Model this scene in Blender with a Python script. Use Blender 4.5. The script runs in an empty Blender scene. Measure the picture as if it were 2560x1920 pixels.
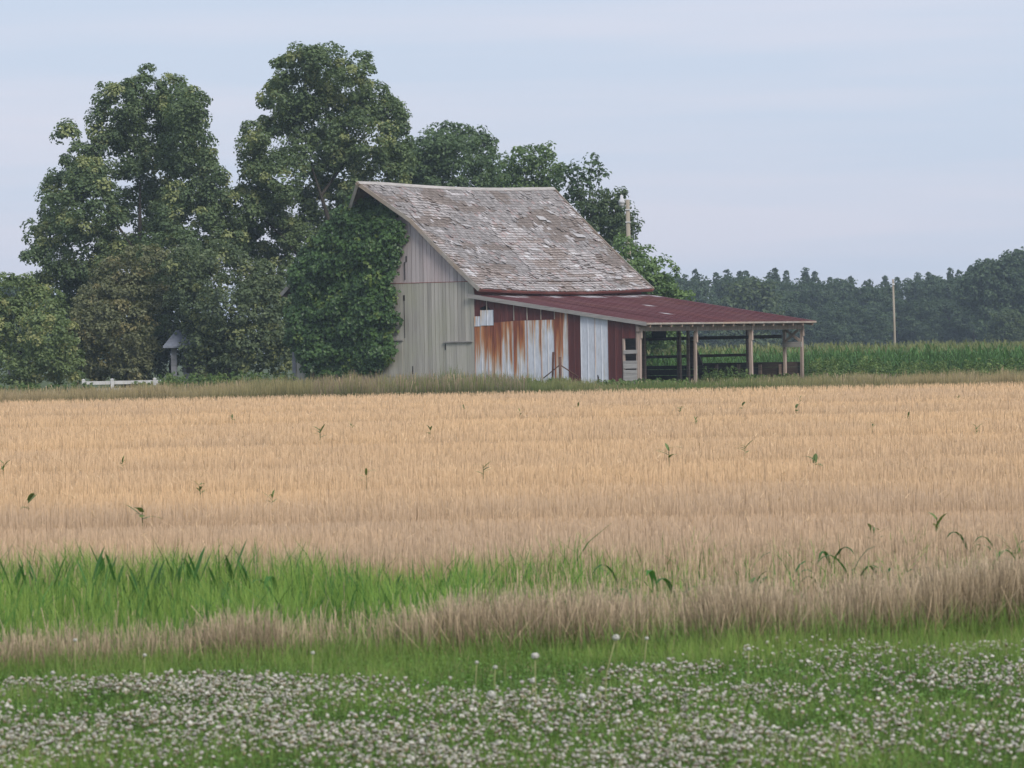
import bpy, math, random
import numpy as np
from mathutils import Matrix, Vector

# ------------------------------------------------------------------ camera, sky, sun, exposure
S = bpy.context.scene
COL = S.collection
FPX = 12000.0                      # focal length in pixels of the 2560 px wide photograph
EYE = 1.9
ROLL = math.radians(-1.0)
HOR = 866.0                        # pixel row of the horizon at the middle of the picture
cam_d = bpy.data.cameras.new('camera')
cam = bpy.data.objects.new('camera', cam_d)
COL.objects.link(cam)
cam_d.sensor_width = 36.0
cam_d.lens = FPX / 2560 * 36.0
cam_d.clip_start = 0.5
cam_d.clip_end = 8000
PITCH = -math.atan((960 - HOR) / FPX)
CAMM = Matrix.Translation((0, 0, EYE)) @ Matrix.Rotation(math.pi / 2 + PITCH, 4, 'X') @ Matrix.Rotation(ROLL, 4, 'Z')
cam.matrix_world = CAMM
cam_d.dof.use_dof = True
cam_d.dof.focus_distance = 190
cam_d.dof.aperture_fstop = 12.5
S.camera = cam

SUN_EL, SUN_AZ = math.radians(38), math.radians(150)      # azimuth clockwise from +Y (view direction)
world = bpy.data.worlds.new('World')
S.world = world
world.use_nodes = True
wt = world.node_tree
wt.nodes.clear()
w_out = wt.nodes.new('ShaderNodeOutputWorld')
w_bg = wt.nodes.new('ShaderNodeBackground')
w_sky = wt.nodes.new('ShaderNodeTexSky')
w_sky.sky_type = 'NISHITA'
w_sky.sun_disc = False
w_sky.sun_elevation = SUN_EL
w_sky.sun_rotation = SUN_AZ
w_sky.air_density = 1.0
w_sky.dust_density = 2.0
w_sky.ozone_density = 2.0
w_tc = wt.nodes.new('ShaderNodeTexCoord')
w_map = wt.nodes.new('ShaderNodeMapping')
w_map.inputs['Scale'].default_value = (1.6, 1.6, 26.0)
w_n = wt.nodes.new('ShaderNodeTexNoise')
w_n.inputs['Scale'].default_value = 2.2
w_n.inputs['Detail'].default_value = 4.0
w_n.inputs['Roughness'].default_value = 0.5
w_r = wt.nodes.new('ShaderNodeValToRGB')
w_r.color_ramp.elements[0].position = 0.42
w_r.color_ramp.elements[1].position = 0.60
w_r.color_ramp.elements[0].color = (3.14, 3.58, 4.46, 1)     # thin high cloud: blue-grey veil
w_r.color_ramp.elements[1].color = (3.66, 3.78, 4.50, 1)     # thicker, slightly lavender veil
w_mix = wt.nodes.new('ShaderNodeMixRGB')
w_mix.inputs['Fac'].default_value = 0.9                   # the veil covers most of the clear sky
wt.links.new(w_tc.outputs['Generated'], w_map.inputs['Vector'])
wt.links.new(w_map.outputs[0], w_n.inputs['Vector'])
wt.links.new(w_n.outputs['Fac'], w_r.inputs[0])
wt.links.new(w_sky.outputs[0], w_mix.inputs[1])
wt.links.new(w_r.outputs[0], w_mix.inputs[2])
wt.links.new(w_mix.outputs[0], w_bg.inputs[0])
wt.links.new(w_bg.outputs[0], w_out.inputs[0])
w_bg.inputs[1].default_value = 0.1

sun_d = bpy.data.lights.new('sun', 'SUN')
sun_d.energy = 1.5
sun_d.angle = math.radians(18)
sun_d.color = (1.0, 0.93, 0.84)
sun = bpy.data.objects.new('sun', sun_d)
COL.objects.link(sun)
sv = Vector((math.sin(SUN_AZ) * math.cos(SUN_EL), math.cos(SUN_AZ) * math.cos(SUN_EL), math.sin(SUN_EL)))
sun.rotation_euler = sv.to_track_quat('Z', 'Y').to_euler()

S.view_settings.view_transform = 'Standard'
S.view_settings.look = 'None'
S.view_settings.gamma = 1.0
S.view_settings.use_curve_mapping = False
S.view_settings.exposure = 0.92
S.cycles.use_denoising = True
S.cycles.max_bounces = 6
S.cycles.diffuse_bounces = 3
S.cycles.transmission_bounces = 3
S.cycles.transparent_max_bounces = 4
S.cycles.volume_bounces = 0

# ------------------------------------------------------------------ helpers
RNG = np.random.default_rng(7)
random.seed(7)

def at(px, py, d):
    """world point seen at photograph pixel (px,py), at distance d along +Y"""
    v = CAMM.to_3x3() @ Vector(((px - 1280) / FPX, (960 - py) / FPX, -1.0))
    k = d / v.y
    return np.array((v.x * k, v.y * k, EYE + v.z * k))

def dist_of(px, py, z=0.0):
    """distance at which a thing of height z is seen at this pixel"""
    v = CAMM.to_3x3() @ Vector(((px - 1280) / FPX, (960 - py) / FPX, -1.0))
    return v.y * (z - EYE) / v.z

def ground_z(x, y):
    t = np.clip((np.asarray(y, float) - 226.0) / 16.0, 0, 1)
    return -0.6 * t * t * (3 - 2 * t)

def vnoise(p, seed=0):
    """value noise, p (N,k) k=2 or 3 -> 0..1"""
    p = np.asarray(p, float)
    k = p.shape[1]
    i = np.floor(p).astype(np.int64)
    f = p - i
    f = f * f * (3 - 2 * f)
    out = np.zeros(len(p))
    for c in range(2 ** k):
        w = np.ones(len(p))
        h = np.full(len(p), seed * 7919 + 13, np.int64)
        for a in range(k):
            b = (c >> a) & 1
            w *= f[:, a] if b else 1 - f[:, a]
            h = (h * 1103515 + (i[:, a] + b) * (374761393, 668265263, 974634777)[a]) & 0x7fffffff
        h = ((h ^ (h >> 13)) * 1274126177) & 0x7fffffff
        h = (h ^ (h >> 16)) & 0xffff
        out += w * h / 65535.0
    return out

def fbm(p, seed=0, o=3):
    r = np.zeros(len(p)); a = 0.5; t = 0
    for k in range(o):
        r += a * vnoise(np.asarray(p) * 2 ** k, seed + k); t += a; a *= 0.5
    return r / t

def mk(name, V, F, col=None, flat=True):
    """mesh from vertex array and a face array (N,3) or (N,4), optional point colours"""
    V = np.asarray(V, np.float32); F = np.asarray(F, np.int32)
    me = bpy.data.meshes.new(name)
    me.vertices.add(len(V)); me.vertices.foreach_set('co', V.ravel())
    n = F.shape[1]
    me.loops.add(F.size); me.loops.foreach_set('vertex_index', F.ravel())
    me.polygons.add(len(F))
    me.polygons.foreach_set('loop_start', np.arange(0, F.size, n, dtype=np.int32))
    me.polygons.foreach_set('loop_total', np.full(len(F), n, np.int32))
    if col is not None:
        a = me.color_attributes.new('Col', 'FLOAT_COLOR', 'POINT')
        c = np.ones((len(V), 4), np.float32); c[:, :3] = np.asarray(col, np.float32).reshape(len(V), -1)[:, :3]
        a.data.foreach_set('color', c.ravel())
    me.update(calc_edges=True)
    if flat: me.shade_flat()
    return me

def tag(o, label=None, cat=None, group=None, kind=None):
    if label: o['label'] = label
    if cat: o['category'] = cat
    if group: o['group'] = group
    if kind: o['kind'] = kind
    return o

def ob(name, me, mat=None, parent=None, **kw):
    o = bpy.data.objects.new(name, me)
    COL.objects.link(o)
    if me is not None and mat is not None and len(me.materials) == 0:
        me.materials.append(mat)
    if parent is not None: o.parent = parent
    return tag(o, **kw)

def empty(name, loc, rz=0.0, **kw):
    o = ob(name, None, **kw)
    o.location = tuple(float(v) for v in loc); o.rotation_euler = (0, 0, rz)
    o.empty_display_size = 0.3
    return o

def copy_tree(o, parent=None):
    c = o.copy(); COL.objects.link(c)
    if parent is not None: c.parent = parent
    for ch in o.children: copy_tree(ch, c)
    return c

BF = np.array([(0, 3, 2, 1), (4, 5, 6, 7), (0, 1, 5, 4), (1, 2, 6, 5), (2, 3, 7, 6), (3, 0, 4, 7)])
class MB:
    def __init__(self): self.v = []; self.f = []; self.n = 0; self.flat = True
    def hexa(self, p8):
        self.v.append(np.asarray(p8, float)); self.f.append(BF + self.n); self.n += 8; return self
    def box(self, x0, x1, y0, y1, z0, z1):
        return self.hexa([(x0, y0, z0), (x1, y0, z0), (x1, y1, z0), (x0, y1, z0), (x0, y0, z1), (x1, y0, z1), (x1, y1, z1), (x0, y1, z1)])
    def beam(self, a, b, w, h, up=(0, 0, 1)):
        a = np.asarray(a, float); b = np.asarray(b, float); d = b - a; d /= np.linalg.norm(d)
        s = np.cross(d, up); s /= np.linalg.norm(s); u = np.cross(s, d)
        s *= w / 2; u *= h / 2
        return self.hexa([a - s - u, a + s - u, b + s - u, b - s - u, a - s + u, a + s + u, b + s + u, b - s + u])
    def tube(self, pts, rad, n=7):
        pts = [np.asarray(p, float) for p in pts]; rings = []
        for i, p in enumerate(pts):
            d = pts[min(i + 1, len(pts) - 1)] - pts[max(i - 1, 0)]; d /= np.linalg.norm(d) + 1e-9
            ref = np.array((1, 0, 0.)) if abs(d[0]) < 0.8 else np.array((0, 1, 0.))
            s = np.cross(d, ref); s /= np.linalg.norm(s); u = np.cross(s, d)
            a = np.arange(n) * 2 * math.pi / n
            rings.append(p + rad[i] * (np.cos(a)[:, None] * s + np.sin(a)[:, None] * u))
        b = self.n; self.flat = False
        self.v.append(np.vstack(rings)); f = []
        for i in range(len(pts) - 1):
            for k in range(n):
                q = b + i * n
                f.append((q + k, q + (k + 1) % n, q + n + (k + 1) % n, q + n + k))
        e = b + (len(pts) - 1) * n
        for k in range(1, n - 1, 2):
            f.append((e, e + k, e + k + 1, e + min(k + 2, n - 1)) if k + 2 < n else (e, e + k, e + k + 1, e))
        f = [q for q in f if len(set(q)) == 4]
        self.f.append(np.array(f)); self.n += len(pts) * n
        return self
    def mesh(self, name): return mk(name, np.vstack(self.v), np.vstack(self.f), None, self.flat)
    def build(self, name, mat, parent=None, **kw): return ob(name, self.mesh(name), mat, parent, **kw)

# ------------------------------------------------------------------ materials
def nmat(name):
    m = bpy.data.materials.new(name); m.use_nodes = True
    t = m.node_tree; b = t.nodes['Principled BSDF']
    return m, t, b

def node(t, typ, **kw):
    n = t.nodes.new(typ)
    for k, v in kw.items(): setattr(n, k, v)
    return n

def mathn(t, op, a, b=None, clamp=False):
    n = node(t, 'ShaderNodeMath', operation=op, use_clamp=clamp)
    for i, v in enumerate((a, b)):
        if v is None: continue
        if isinstance(v, (int, float)): n.inputs[i].default_value = v
        else: t.links.new(v, n.inputs[i])
    return n.outputs[0]

def mixc(t, fac, a, b, mode='MIX'):
    n = node(t, 'ShaderNodeMixRGB', blend_type=mode)
    for i, v in enumerate((fac, a, b)):
        if isinstance(v, (int, float)): n.inputs[i].default_value = v
        elif isinstance(v, tuple): n.inputs[i].default_value = (*v, 1)
        else: t.links.new(v, n.inputs[i])
    return n.outputs[0]

def noise(t, scale, sv=(1, 1, 1), detail=4, rough=0.55, coord='Object', offs=None):
    tc = node(t, 'ShaderNodeTexCoord'); mp = node(t, 'ShaderNodeMapping')
    mp.inputs['Scale'].default_value = sv
    t.links.new(tc.outputs[coord], mp.inputs[0])
    v = mp.outputs[0]
    if offs is not None:
        a = node(t, 'ShaderNodeVectorMath', operation='ADD')
        t.links.new(v, a.inputs[0]); t.links.new(offs, a.inputs[1]); v = a.outputs[0]
    n = node(t, 'ShaderNodeTexNoise')
    n.inputs['Scale'].default_value = scale; n.inputs['Detail'].default_value = detail; n.inputs['Roughness'].default_value = rough
    t.links.new(v, n.inputs['Vector'])
    return n.outputs['Fac']

def ramp(t, fac, *stops):
    n = node(t, 'ShaderNodeValToRGB'); e = n.color_ramp.elements
    while len(e) < len(stops): e.new(0.5)
    for i, (p, c) in enumerate(stops):
        e[i].position = p; e[i].color = (c, c, c, 1) if isinstance(c, (int, float)) else (*c, 1)
    t.links.new(fac, n.inputs[0])
    return n.outputs[0]

def objrand(t):
    n = node(t, 'ShaderNodeObjectInfo')
    return n.outputs['Random']

def foliage_mat(name, trans=0.22, rough=0.55, spec=0.25):
    m, t, b = nmat(name)
    a = node(t, 'ShaderNodeVertexColor', layer_name='Col')
    t.links.new(a.outputs[0], b.inputs['Base Color'])
    b.inputs['Roughness'].default_value = rough
    b.inputs['Specular IOR Level'].default_value = spec
    tr = node(t, 'ShaderNodeBsdfTranslucent')
    t.links.new(mixc(t, 1.0, a.outputs[0], (1.1, 1.15, 0.6), 'MULTIPLY'), tr.inputs[0])
    mx = node(t, 'ShaderNodeMixShader'); mx.inputs[0].default_value = trans
    t.links.new(b.outputs[0], mx.inputs[1]); t.links.new(tr.outputs[0], mx.inputs[2])
    t.links.new(mx.outputs[0], t.nodes['Material Output'].inputs[0])
    return m

def vc_mat(name, rough=0.8, spec=0.2, grain=None, amount=0.35):
    """colour from the mesh's own colours, broken up with fine noise"""
    m, t, b = nmat(name)
    a = node(t, 'ShaderNodeVertexColor', layer_name='Col'); c = a.outputs[0]
    if grain:
        n = noise(t, grain[0], grain[1], 5, 0.6)
        c = mixc(t, 1.0, c, ramp(t, n, (0.25, 1 - amount), (0.75, 1 + amount)), 'MULTIPLY')
        bp = node(t, 'ShaderNodeBump'); bp.inputs['Strength'].default_value = 0.3; bp.inputs['Distance'].default_value = 0.01
        t.links.new(n, bp.inputs['Height']); t.links.new(bp.outputs[0], b.inputs['Normal'])
    t.links.new(c, b.inputs['Base Color'])
    b.inputs['Roughness'].default_value = rough; b.inputs['Specular IOR Level'].default_value = spec
    return m

def wood_mat(name, c0, c1, sv=(18, 18, 0.9), stain=None, jitter=0.3, bump=0.3):
    """weathered wood: grain streaks along one axis, a per-board tint and optional blotches"""
    m, t, b = nmat(name)
    r = objrand(t)
    cv = node(t, 'ShaderNodeCombineXYZ')
    t.links.new(mathn(t, 'MULTIPLY', r, 37.0), cv.inputs[0]); t.links.new(mathn(t, 'MULTIPLY', r, 91.0), cv.inputs[2])
    n = noise(t, 1.0, sv, 6, 0.65, offs=cv.outputs[0])
    c = mixc(t, ramp(t, n, (0.3, 0.0), (0.7, 1.0)), c0, c1)
    c = mixc(t, 1.0, c, ramp(t, r, (0.0, 1 - jitter), (1.0, 1 + jitter)), 'MULTIPLY')
    ns_ = noise(t, 1.0, tuple(0.22 * v for v in sv), 3, 0.5)
    c = mixc(t, 1.0, c, ramp(t, ns_, (0.3, 0.84), (0.65, 1.06)), 'MULTIPLY')
    if stain:
        n2 = noise(t, stain[1], stain[2], 4, 0.6)
        c = mixc(t, mathn(t, 'MULTIPLY', ramp(t, n2, (0.42, 0.0), (0.68, 1.0)), stain[3]), c, stain[0])
    t.links.new(c, b.inputs['Base Color'])
    b.inputs['Roughness'].default_value = 0.85; b.inputs['Specular IOR Level'].default_value = 0.15
    bp = node(t, 'ShaderNodeBump'); bp.inputs['Strength'].default_value = bump; bp.inputs['Distance'].default_value = 0.01
    t.links.new(n, bp.inputs['Height']); t.links.new(bp.outputs[0], b.inputs['Normal'])
    return m

M = {}
M['leaf'] = foliage_mat('tree_leaf', 0.36, 0.5, 0.3)
M['ivy'] = foliage_mat('ivy_leaf', 0.18, 0.45, 0.35)
M['grass'] = foliage_mat('grass_blade', 0.3, 0.6, 0.2)
M['straw'] = foliage_mat('straw_stem', 0.15, 0.7, 0.2)
M['petal'] = foliage_mat('clover_petal', 0.25, 0.8, 0.1)
M['bark'] = wood_mat('bark', (0.035, 0.03, 0.025), (0.085, 0.075, 0.062), (6, 6, 1.2))
M['board_up'] = wood_mat('gable_board_upper', (0.34, 0.305, 0.305), (0.50, 0.455, 0.455), (26, 26, 0.8), ((0.56, 0.45, 0.45), 0.8, (1, 1, 0.5), 0.5), 0.13, 0.1)
M['board_low'] = wood_mat('gable_board_lower', (0.30, 0.285, 0.255), (0.46, 0.44, 0.40), (26, 26, 0.6), ((0.37, 0.375, 0.27), 0.7, (1, 1, 0.6), 0.45), 0.13, 0.1)
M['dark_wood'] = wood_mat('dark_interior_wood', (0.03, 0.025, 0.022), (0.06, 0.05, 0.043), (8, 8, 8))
M['post'] = wood_mat('lean_to_post_wood', (0.26, 0.20, 0.165), (0.52, 0.42, 0.36), (24, 24, 0.9), None, 0.15)
M['beam'] = wood_mat('lean_to_beam_wood', (0.20, 0.14, 0.11), (0.38, 0.28, 0.235), (1.2, 1.2, 14), None, 0.2)
M['old_rail'] = wood_mat('shed_rail_wood', (0.07, 0.05, 0.04), (0.14, 0.105, 0.085), (2, 2, 14), None, 0.3)
M['grey_board'] = wood_mat('grey_plank_wood', (0.28, 0.265, 0.25), (0.46, 0.44, 0.42), (2, 2, 22), None, 0.2)
M['fascia'] = wood_mat('pale_fascia_wood', (0.27, 0.245, 0.215), (0.42, 0.395, 0.36), (3, 3, 3), ((0.36, 0.25, 0.17), 0.7, (1, 1, 1), 0.6), 0.1)
M['red_board'] = wood_mat('faded_red_board', (0.16, 0.05, 0.042), (0.26, 0.09, 0.075), (1.0, 1.0, 9), ((0.33, 0.2, 0.17), 0.9, (1, 0.4, 1), 0.5), 0.1)
M['shingle'] = vc_mat('wood_shingle', 0.9, 0.12, (14, (1, 1, 3)), 0.35)
M['deck'] = wood_mat('roof_sheathing', (0.07, 0.052, 0.042), (0.17, 0.125, 0.1), (1, 6, 6))
M['sheet'] = vc_mat('weathered_sheet_metal', 0.62, 0.3, (5, (3, 3, 0.6)), 0.16)
M['roof_sheet'] = vc_mat('maroon_roof_metal', 0.8, 0.12, (3, (0.5, 3, 1)), 0.2)
M['rust'] = wood_mat('rusty_pipe', (0.06, 0.032, 0.024), (0.14, 0.075, 0.055), (9, 9, 9))
M['pole'] = wood_mat('pale_pole_wood', (0.25, 0.22, 0.175), (0.40, 0.36, 0.295), (20, 20, 0.5), None, 0.05)
M['white'] = wood_mat('white_fence_paint', (0.46, 0.46, 0.46), (0.60, 0.60, 0.60), (3, 3, 3), None, 0.05)
M['lamp'] = wood_mat('lamp_metal', (0.5, 0.51, 0.53), (0.66, 0.67, 0.7), (9, 9, 9), None, 0.05)
M['slate'] = wood_mat('grey_roof_shingle', (0.11, 0.125, 0.155), (0.18, 0.195, 0.235), (6, 6, 6), None, 0.15)
M['siding'] = wood_mat('pale_grey_siding', (0.18, 0.185, 0.2), (0.28, 0.285, 0.31), (1, 1, 9), None, 0.1)

def ground_mat(name, a, b_, c, s1=0.35, s2=6.0):
    m, t, b = nmat(name)
    n1 = noise(t, s1, (1, 1, 1), 5); n2 = noise(t, s2, (1, 1, 1), 5, 0.7)
    col = mixc(t, ramp(t, n1, (0.35, 0.0), (0.65, 1.0)), a, b_)
    col = mixc(t, ramp(t, n2, (0.45, 0.0), (0.75, 0.7)), col, c)
    t.links.new(col, b.inputs['Base Color']); b.inputs['Roughness'].default_value = 0.95
    b.inputs['Specular IOR Level'].default_value = 0.1
    return m
M['ground'] = ground_mat('grassy_ground', (0.055, 0.085, 0.025), (0.075, 0.10, 0.035), (0.10, 0.085, 0.05))
M['field'] = ground_mat('straw_littered_soil', (0.30, 0.21, 0.125), (0.36, 0.25, 0.15), (0.22, 0.15, 0.09))

# ------------------------------------------------------------------ the ground
ys = np.concatenate([[-60, 0], np.linspace(10, 226, 20), np.linspace(228, 244, 9), np.linspace(260, 2400, 12)])
xs = np.concatenate([[-2000, -600, -150], np.linspace(-60, 60, 13), [150, 600, 2000]])
X, Y = np.meshgrid(xs, ys)
V = np.stack([X.ravel(), Y.ravel(), ground_z(X, Y).ravel()], 1)
nx = len(xs)
F = [(r * nx + c, r * nx + c + 1, (r + 1) * nx + c + 1, (r + 1) * nx + c) for r in range(len(ys) - 1) for c in range(nx - 1)]
ob('ground', mk('ground', V, F), M['ground'], kind='structure')
FIELD0, FIELD1 = 28.0, 185.0
def edge_y(x): return FIELD1 + 0.05 * np.asarray(x)          # far edge of the stubble
fx = np.linspace(-90, 90, 19)
V = [(x, FIELD0, 0.004) for x in fx] + [(x, float(edge_y(x)), 0.004) for x in fx]
F = [(i, i + 1, 20 + i, 19 + i) for i in range(18)]
ob('wheat_field', mk('wheat_field', V, F), M['field'], kind='structure')

# ------------------------------------------------------------------ the barn
TH = math.radians(35)
D0 = 208.0
O3 = at(1600, 960, D0); O3[2] = 0.0
barn = empty('barn', O3, -TH, label='old weathered grey barn with shingled roof, hay hood and rusty metal lean-to', cat='barn')
AX = np.array((math.cos(TH), -math.sin(TH), 0)); AY = np.array((math.sin(TH), math.cos(TH), 0))
def ray_local(px, py):
    v = at(px, py, 200.0); o = np.array((0, 0, EYE))
    lo = lambda p: np.array((np.dot(p - O3, AX), np.dot(p - O3, AY), p[2]))
    a = lo(o); b = lo(v); return a, b - a
def G(px, py, y=0.0):                  # gable plane: local (x, z)
    a, d = ray_local(px, py); k = (y - a[1]) / d[1]; p = a + k * d; return p[0], p[2]
def FR(px, py, x=0.0):                 # lean-to front plane: local (y, z)
    a, d = ray_local(px, py); k = (x - a[0]) / d[0]; p = a + k * d; return p[1], p[2]

W1 = -G(1188, 850)[0]                  # lean-to width
XL = G(733, 850)[0]                    # far left wall of the barn
XR = -W1
XC = (XL + XR) / 2
ZE = G(1200, 722, -0.25)[1]            # main eave
OVX = G(1200, 722, -0.25)[0] - XR      # overhang
ZR = G(942, 457)[1]                    # ridge
LEN = FR(2004, 880)[0]                 # length of barn and lean-to
HALF = XR + OVX - XC
print('barn', W1, XL, XR, 'eave', ZE, 'ovx', OVX, 'ridge', ZR, 'len', LEN, 'half', HALF)

def sag(y): return -0.13 * np.sin(np.clip(np.asarray(y) / LEN, 0, 1) * math.pi)
HOOD = 1.45
def ystart(s):                         # rake edge of the roof, s = 0 at ridge, 1 at eave
    return -0.25 - HOOD * np.clip(1 - np.asarray(s) / 0.33, 0, 1)
YEND = LEN + 0.35
SL = math.hypot(HALF, ZR - ZE)
def roofpt(side, s, y, h=0.0):
    """point on a roof slope, h above the sheathing"""
    s = np.asarray(s, float); y = np.asarray(y, float)
    nx_, nz_ = (ZR - ZE) / SL, HALF / SL
    x = XC + side * (HALF * s + nx_ * h)
    z = ZR - (ZR - ZE) * s + nz_ * h + sag(y) - 0.10 * np.sin(s * math.pi)
    return np.stack(np.broadcast_arrays(x, y, z), -1)

roof = empty('main_roof', (0, 0, 0)); roof.parent = barn
# sheathing of both slopes
for side in (1, -1):
    ns, ny = 13, 14
    ss = np.linspace(0, 1, ns); V = []
    for h in (-0.07, -0.005):
        for s in ss:
            y = np.linspace(float(ystart(s)) + 0.02, YEND - 0.02, ny)
            V.append(roofpt(side, np.full(ny, s), y, h))
    V = np.vstack(V); off = ns * ny; F = []
    for r in range(ns - 1):
        for c in range(ny - 1):
            q = r * ny + c
            F += [(q, q + 1, q + ny + 1, q + ny), (off + q, off + q + ny, off + q + ny + 1, off + q + 1)]
    for r in range(ns - 1):
        q = r * ny; F.append((q, q + ny, off + q + ny, off + q)); q += ny - 1; F.append((q, off + q, off + q + ny, q + ny))
    for c in range(ny - 1):
        q = (ns - 1) * ny + c; F.append((q, q + 1, off + q + 1, off + q))
    ob('sheathing', mk('sheathing', V, F), M['deck'], roof)
# shingle courses
NC = 41
rs = np.random.default_rng(11)
for side in (1, -1):
    for c in range(NC):
        s_top, s_bot = c / NC, (c + 1) / NC
        expo = SL / NC
        y = float(ystart((s_top + s_bot) / 2)) + 0.0
        w = np.clip(rs.normal(0.15, 0.04, 220), 0.08, 0.26)
        e = y + np.cumsum(w) - w[0]
        e = e[e < YEND - 0.1]
        y0 = e[:-1]; y1 = e[1:]
        n = len(y0); ym = (y0 + y1) / 2
        sm = np.full(n, (s_top + s_bot) / 2)
        P = np.stack([ym * 0.55, sm * SL * 1.9], 1)
        a = fbm(P + 3.1 + 40 * (side < 0), 3)                       # big brown, moss-dark patches
        b_ = vnoise(np.stack([ym * 1.1, sm * SL * 3.3], 1) + 9.7, 8)      # small pale patches
        q = vnoise(np.stack([ym * 0.42, sm * SL * 0.55], 1) + 2.2, 21)    # weathering of courses
        wv = rs.random(n)
        col = np.array((0.25, 0.235, 0.23))[None] * (0.75 + 0.5 * rs.random((n, 1)))
        col = np.where((wv < 0.07)[:, None], np.array((0.27, 0.215, 0.205)), col)
        brown = a + 0.16 * (wv - 0.5) > 0.58
        col = np.where(brown[:, None], np.array((0.185, 0.158, 0.142)) * (0.85 + 0.35 * rs.random((n, 1))), col)
        pale = (b_ > 0.84) & (wv > 0.35)
        col = np.where(pale[:, None], np.array((0.42, 0.40, 0.40)) * (0.75 + 0.4 * rs.random((n, 1))), col)
        streak = (q + 0.42 * (sm - 0.5)) > 0.56                            # lower part: washed-out butts, open joints
        lift = 0.022 + 0.015 * rs.random(n) + np.where(streak, 0.022, 0) + np.where(rs.random(n) < 0.03, 0.05, 0)
        course_t = rs.random()
        lift = lift + np.where(streak, 0.02 * course_t, 0)
        gone = (vnoise(np.stack([ym * 1.3, sm * SL * 2.6], 1) + 5.5, 33) > 0.86) | (rs.random(n) < 0.02)
        low = s_bot + (rs.random(n) - 0.5) * 0.25 / NC + 0.1 / NC
        low = np.where(gone, s_top + 0.35 / NC, low)
        up = np.full(n, s_top - 0.5 / NC)
        if c == 0: up[:] = 0.0
        g = 0.006
        v0 = roofpt(side, up, y0 + g, 0.004); v1 = roofpt(side, up, y1 - g, 0.004)
        v2 = roofpt(side, low, y1 - g, lift); v3 = roofpt(side, low, y0 + g, lift)
        v4 = roofpt(side, low, y1 - g, lift * 0 - 0.002); v5 = roofpt(side, low, y0 + g, lift * 0 - 0.002)
        V = np.stack([v0, v1, v2, v3, v4, v5], 1).reshape(-1, 3)
        k = np.arange(n)[:, None] * 6
        F = np.vstack([k + np.array([0, 1, 2, 3])[None], k + np.array([3, 2, 4, 5])[None], k + np.array([0, 3, 5, 0])[None][:, [0, 1, 2, 2]][:, :4]])
        F = np.vstack([k + np.array([0, 1, 2, 3])[None], k + np.array([3, 2, 4, 5])[None]])
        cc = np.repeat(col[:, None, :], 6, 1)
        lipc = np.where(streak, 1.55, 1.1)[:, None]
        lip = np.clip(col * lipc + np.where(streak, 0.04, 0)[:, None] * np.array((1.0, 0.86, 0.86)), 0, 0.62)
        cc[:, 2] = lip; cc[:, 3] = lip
        cc[:, 3] = lip; cc[:, 4] = col * 0.75; cc[:, 5] = col * 0.75  # butt undersides coloured darker: shadow line between courses painted in
        if side < 0: F = F[:, ::-1]
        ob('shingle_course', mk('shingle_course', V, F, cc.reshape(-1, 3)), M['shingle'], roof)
# curled scraps lying on the slope
for i in range(10):
    s = 0.1 + 0.85 * rs.random(); y = 0.8 + (LEN - 1.4) * rs.random(); w = 0.25 + 0.5 * rs.random(); dl = 0.02 + 0.025 * rs.random()
    sk = (rs.random() - 0.5) * 0.5
    p = [roofpt(1, s, y, 0.03), roofpt(1, s + 0.01, y + w, 0.03), roofpt(1, s + dl + 0.01, y + w + sk, 0.09), roofpt(1, s + dl, y + sk, 0.07)]
    q = [a + np.array((0, 0, 0.012)) for a in p]
    me = MB().hexa(p + q).mesh('curled_shingle')
    a = me.color_attributes.new('Col', 'FLOAT_COLOR', 'POINT'); c0 = 0.32 + 0.1 * rs.random()
    a.data.foreach_set('color', np.tile((c0, c0 * 0.97, c0 * 0.97, 1), 8).astype(np.float32))
    ob('curled_shingle', me, M['shingle'], roof)
# ridge cap
m = MB()
yy = np.linspace(float(ystart(0)) - 0.02, YEND, 12)
for i in range(11):
    for side in (1, -1):
        a = roofpt(side, 0.0, yy[i], 0.05); b = roofpt(side, 0.0, yy[i + 1] - 0.01, 0.05)
        c = roofpt(side, 0.02, yy[i + 1] - 0.01, 0.035); d = roofpt(side, 0.02, yy[i], 0.035)
        lo = np.array((0, 0, -0.02)); m.hexa([a + lo, b + lo, c + lo, d + lo, a, b, c, d])
m.build('ridge_cap', M['grey_board'], roof)
# rake boards along the near and far roof edges (follow the hood)
for side in (1, -1):
    m = MB(); kn = [0.0, 0.11, 0.22, 0.33, 0.55, 0.78, 1.0]
    for s0, s1 in zip(kn[:-1], kn[1:]):
        P = []
        for dy in (0.0, -0.045):
            for s, h in ((s0, -0.14), (s1, -0.14), (s1, 0.03), (s0, 0.03)):
                P.append(roofpt(side, s, float(ystart(s)) + dy, h))
        m.hexa([P[0], P[1], P[2], P[3], P[4], P[5], P[6], P[7]])
    m.build('rake_board', M['fascia'], roof)
    m = MB()
    for s0, s1 in zip(kn[:-1], kn[1:]):
        P = []
        for dy in (0.0, 0.045):
            for s, h in ((s0, -0.14), (s1, -0.14), (s1, 0.03), (s0, 0.03)):
                P.append(roofpt(side, s, YEND + dy, h))
        m.hexa(P)
    m.build('rake_board', M['fascia'], roof)
    # eave board
    m = MB(); yy = np.linspace(-0.24, YEND, 9)
    for i in range(8):
        P = [roofpt(side, s, y, h) for h in (-0.13, -0.01) for s, y in ((1.0, yy[i]), (1.006, yy[i]), (1.006, yy[i + 1]), (1.0, yy[i + 1]))]
        m.hexa(P)
    m.build('eave_board', M['red_board'], roof)
# hood rafters (seen from below)
for side in (1, -1):
    for s in (0.06, 0.16, 0.26):
        m = MB(); m.beam(roofpt(side, s, float(ystart(s)) + 0.1, -0.13), roofpt(side, s, 0.1, -0.13), 0.06, 0.1); m.build('hood_rafter', M['old_rail'], roof)

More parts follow.
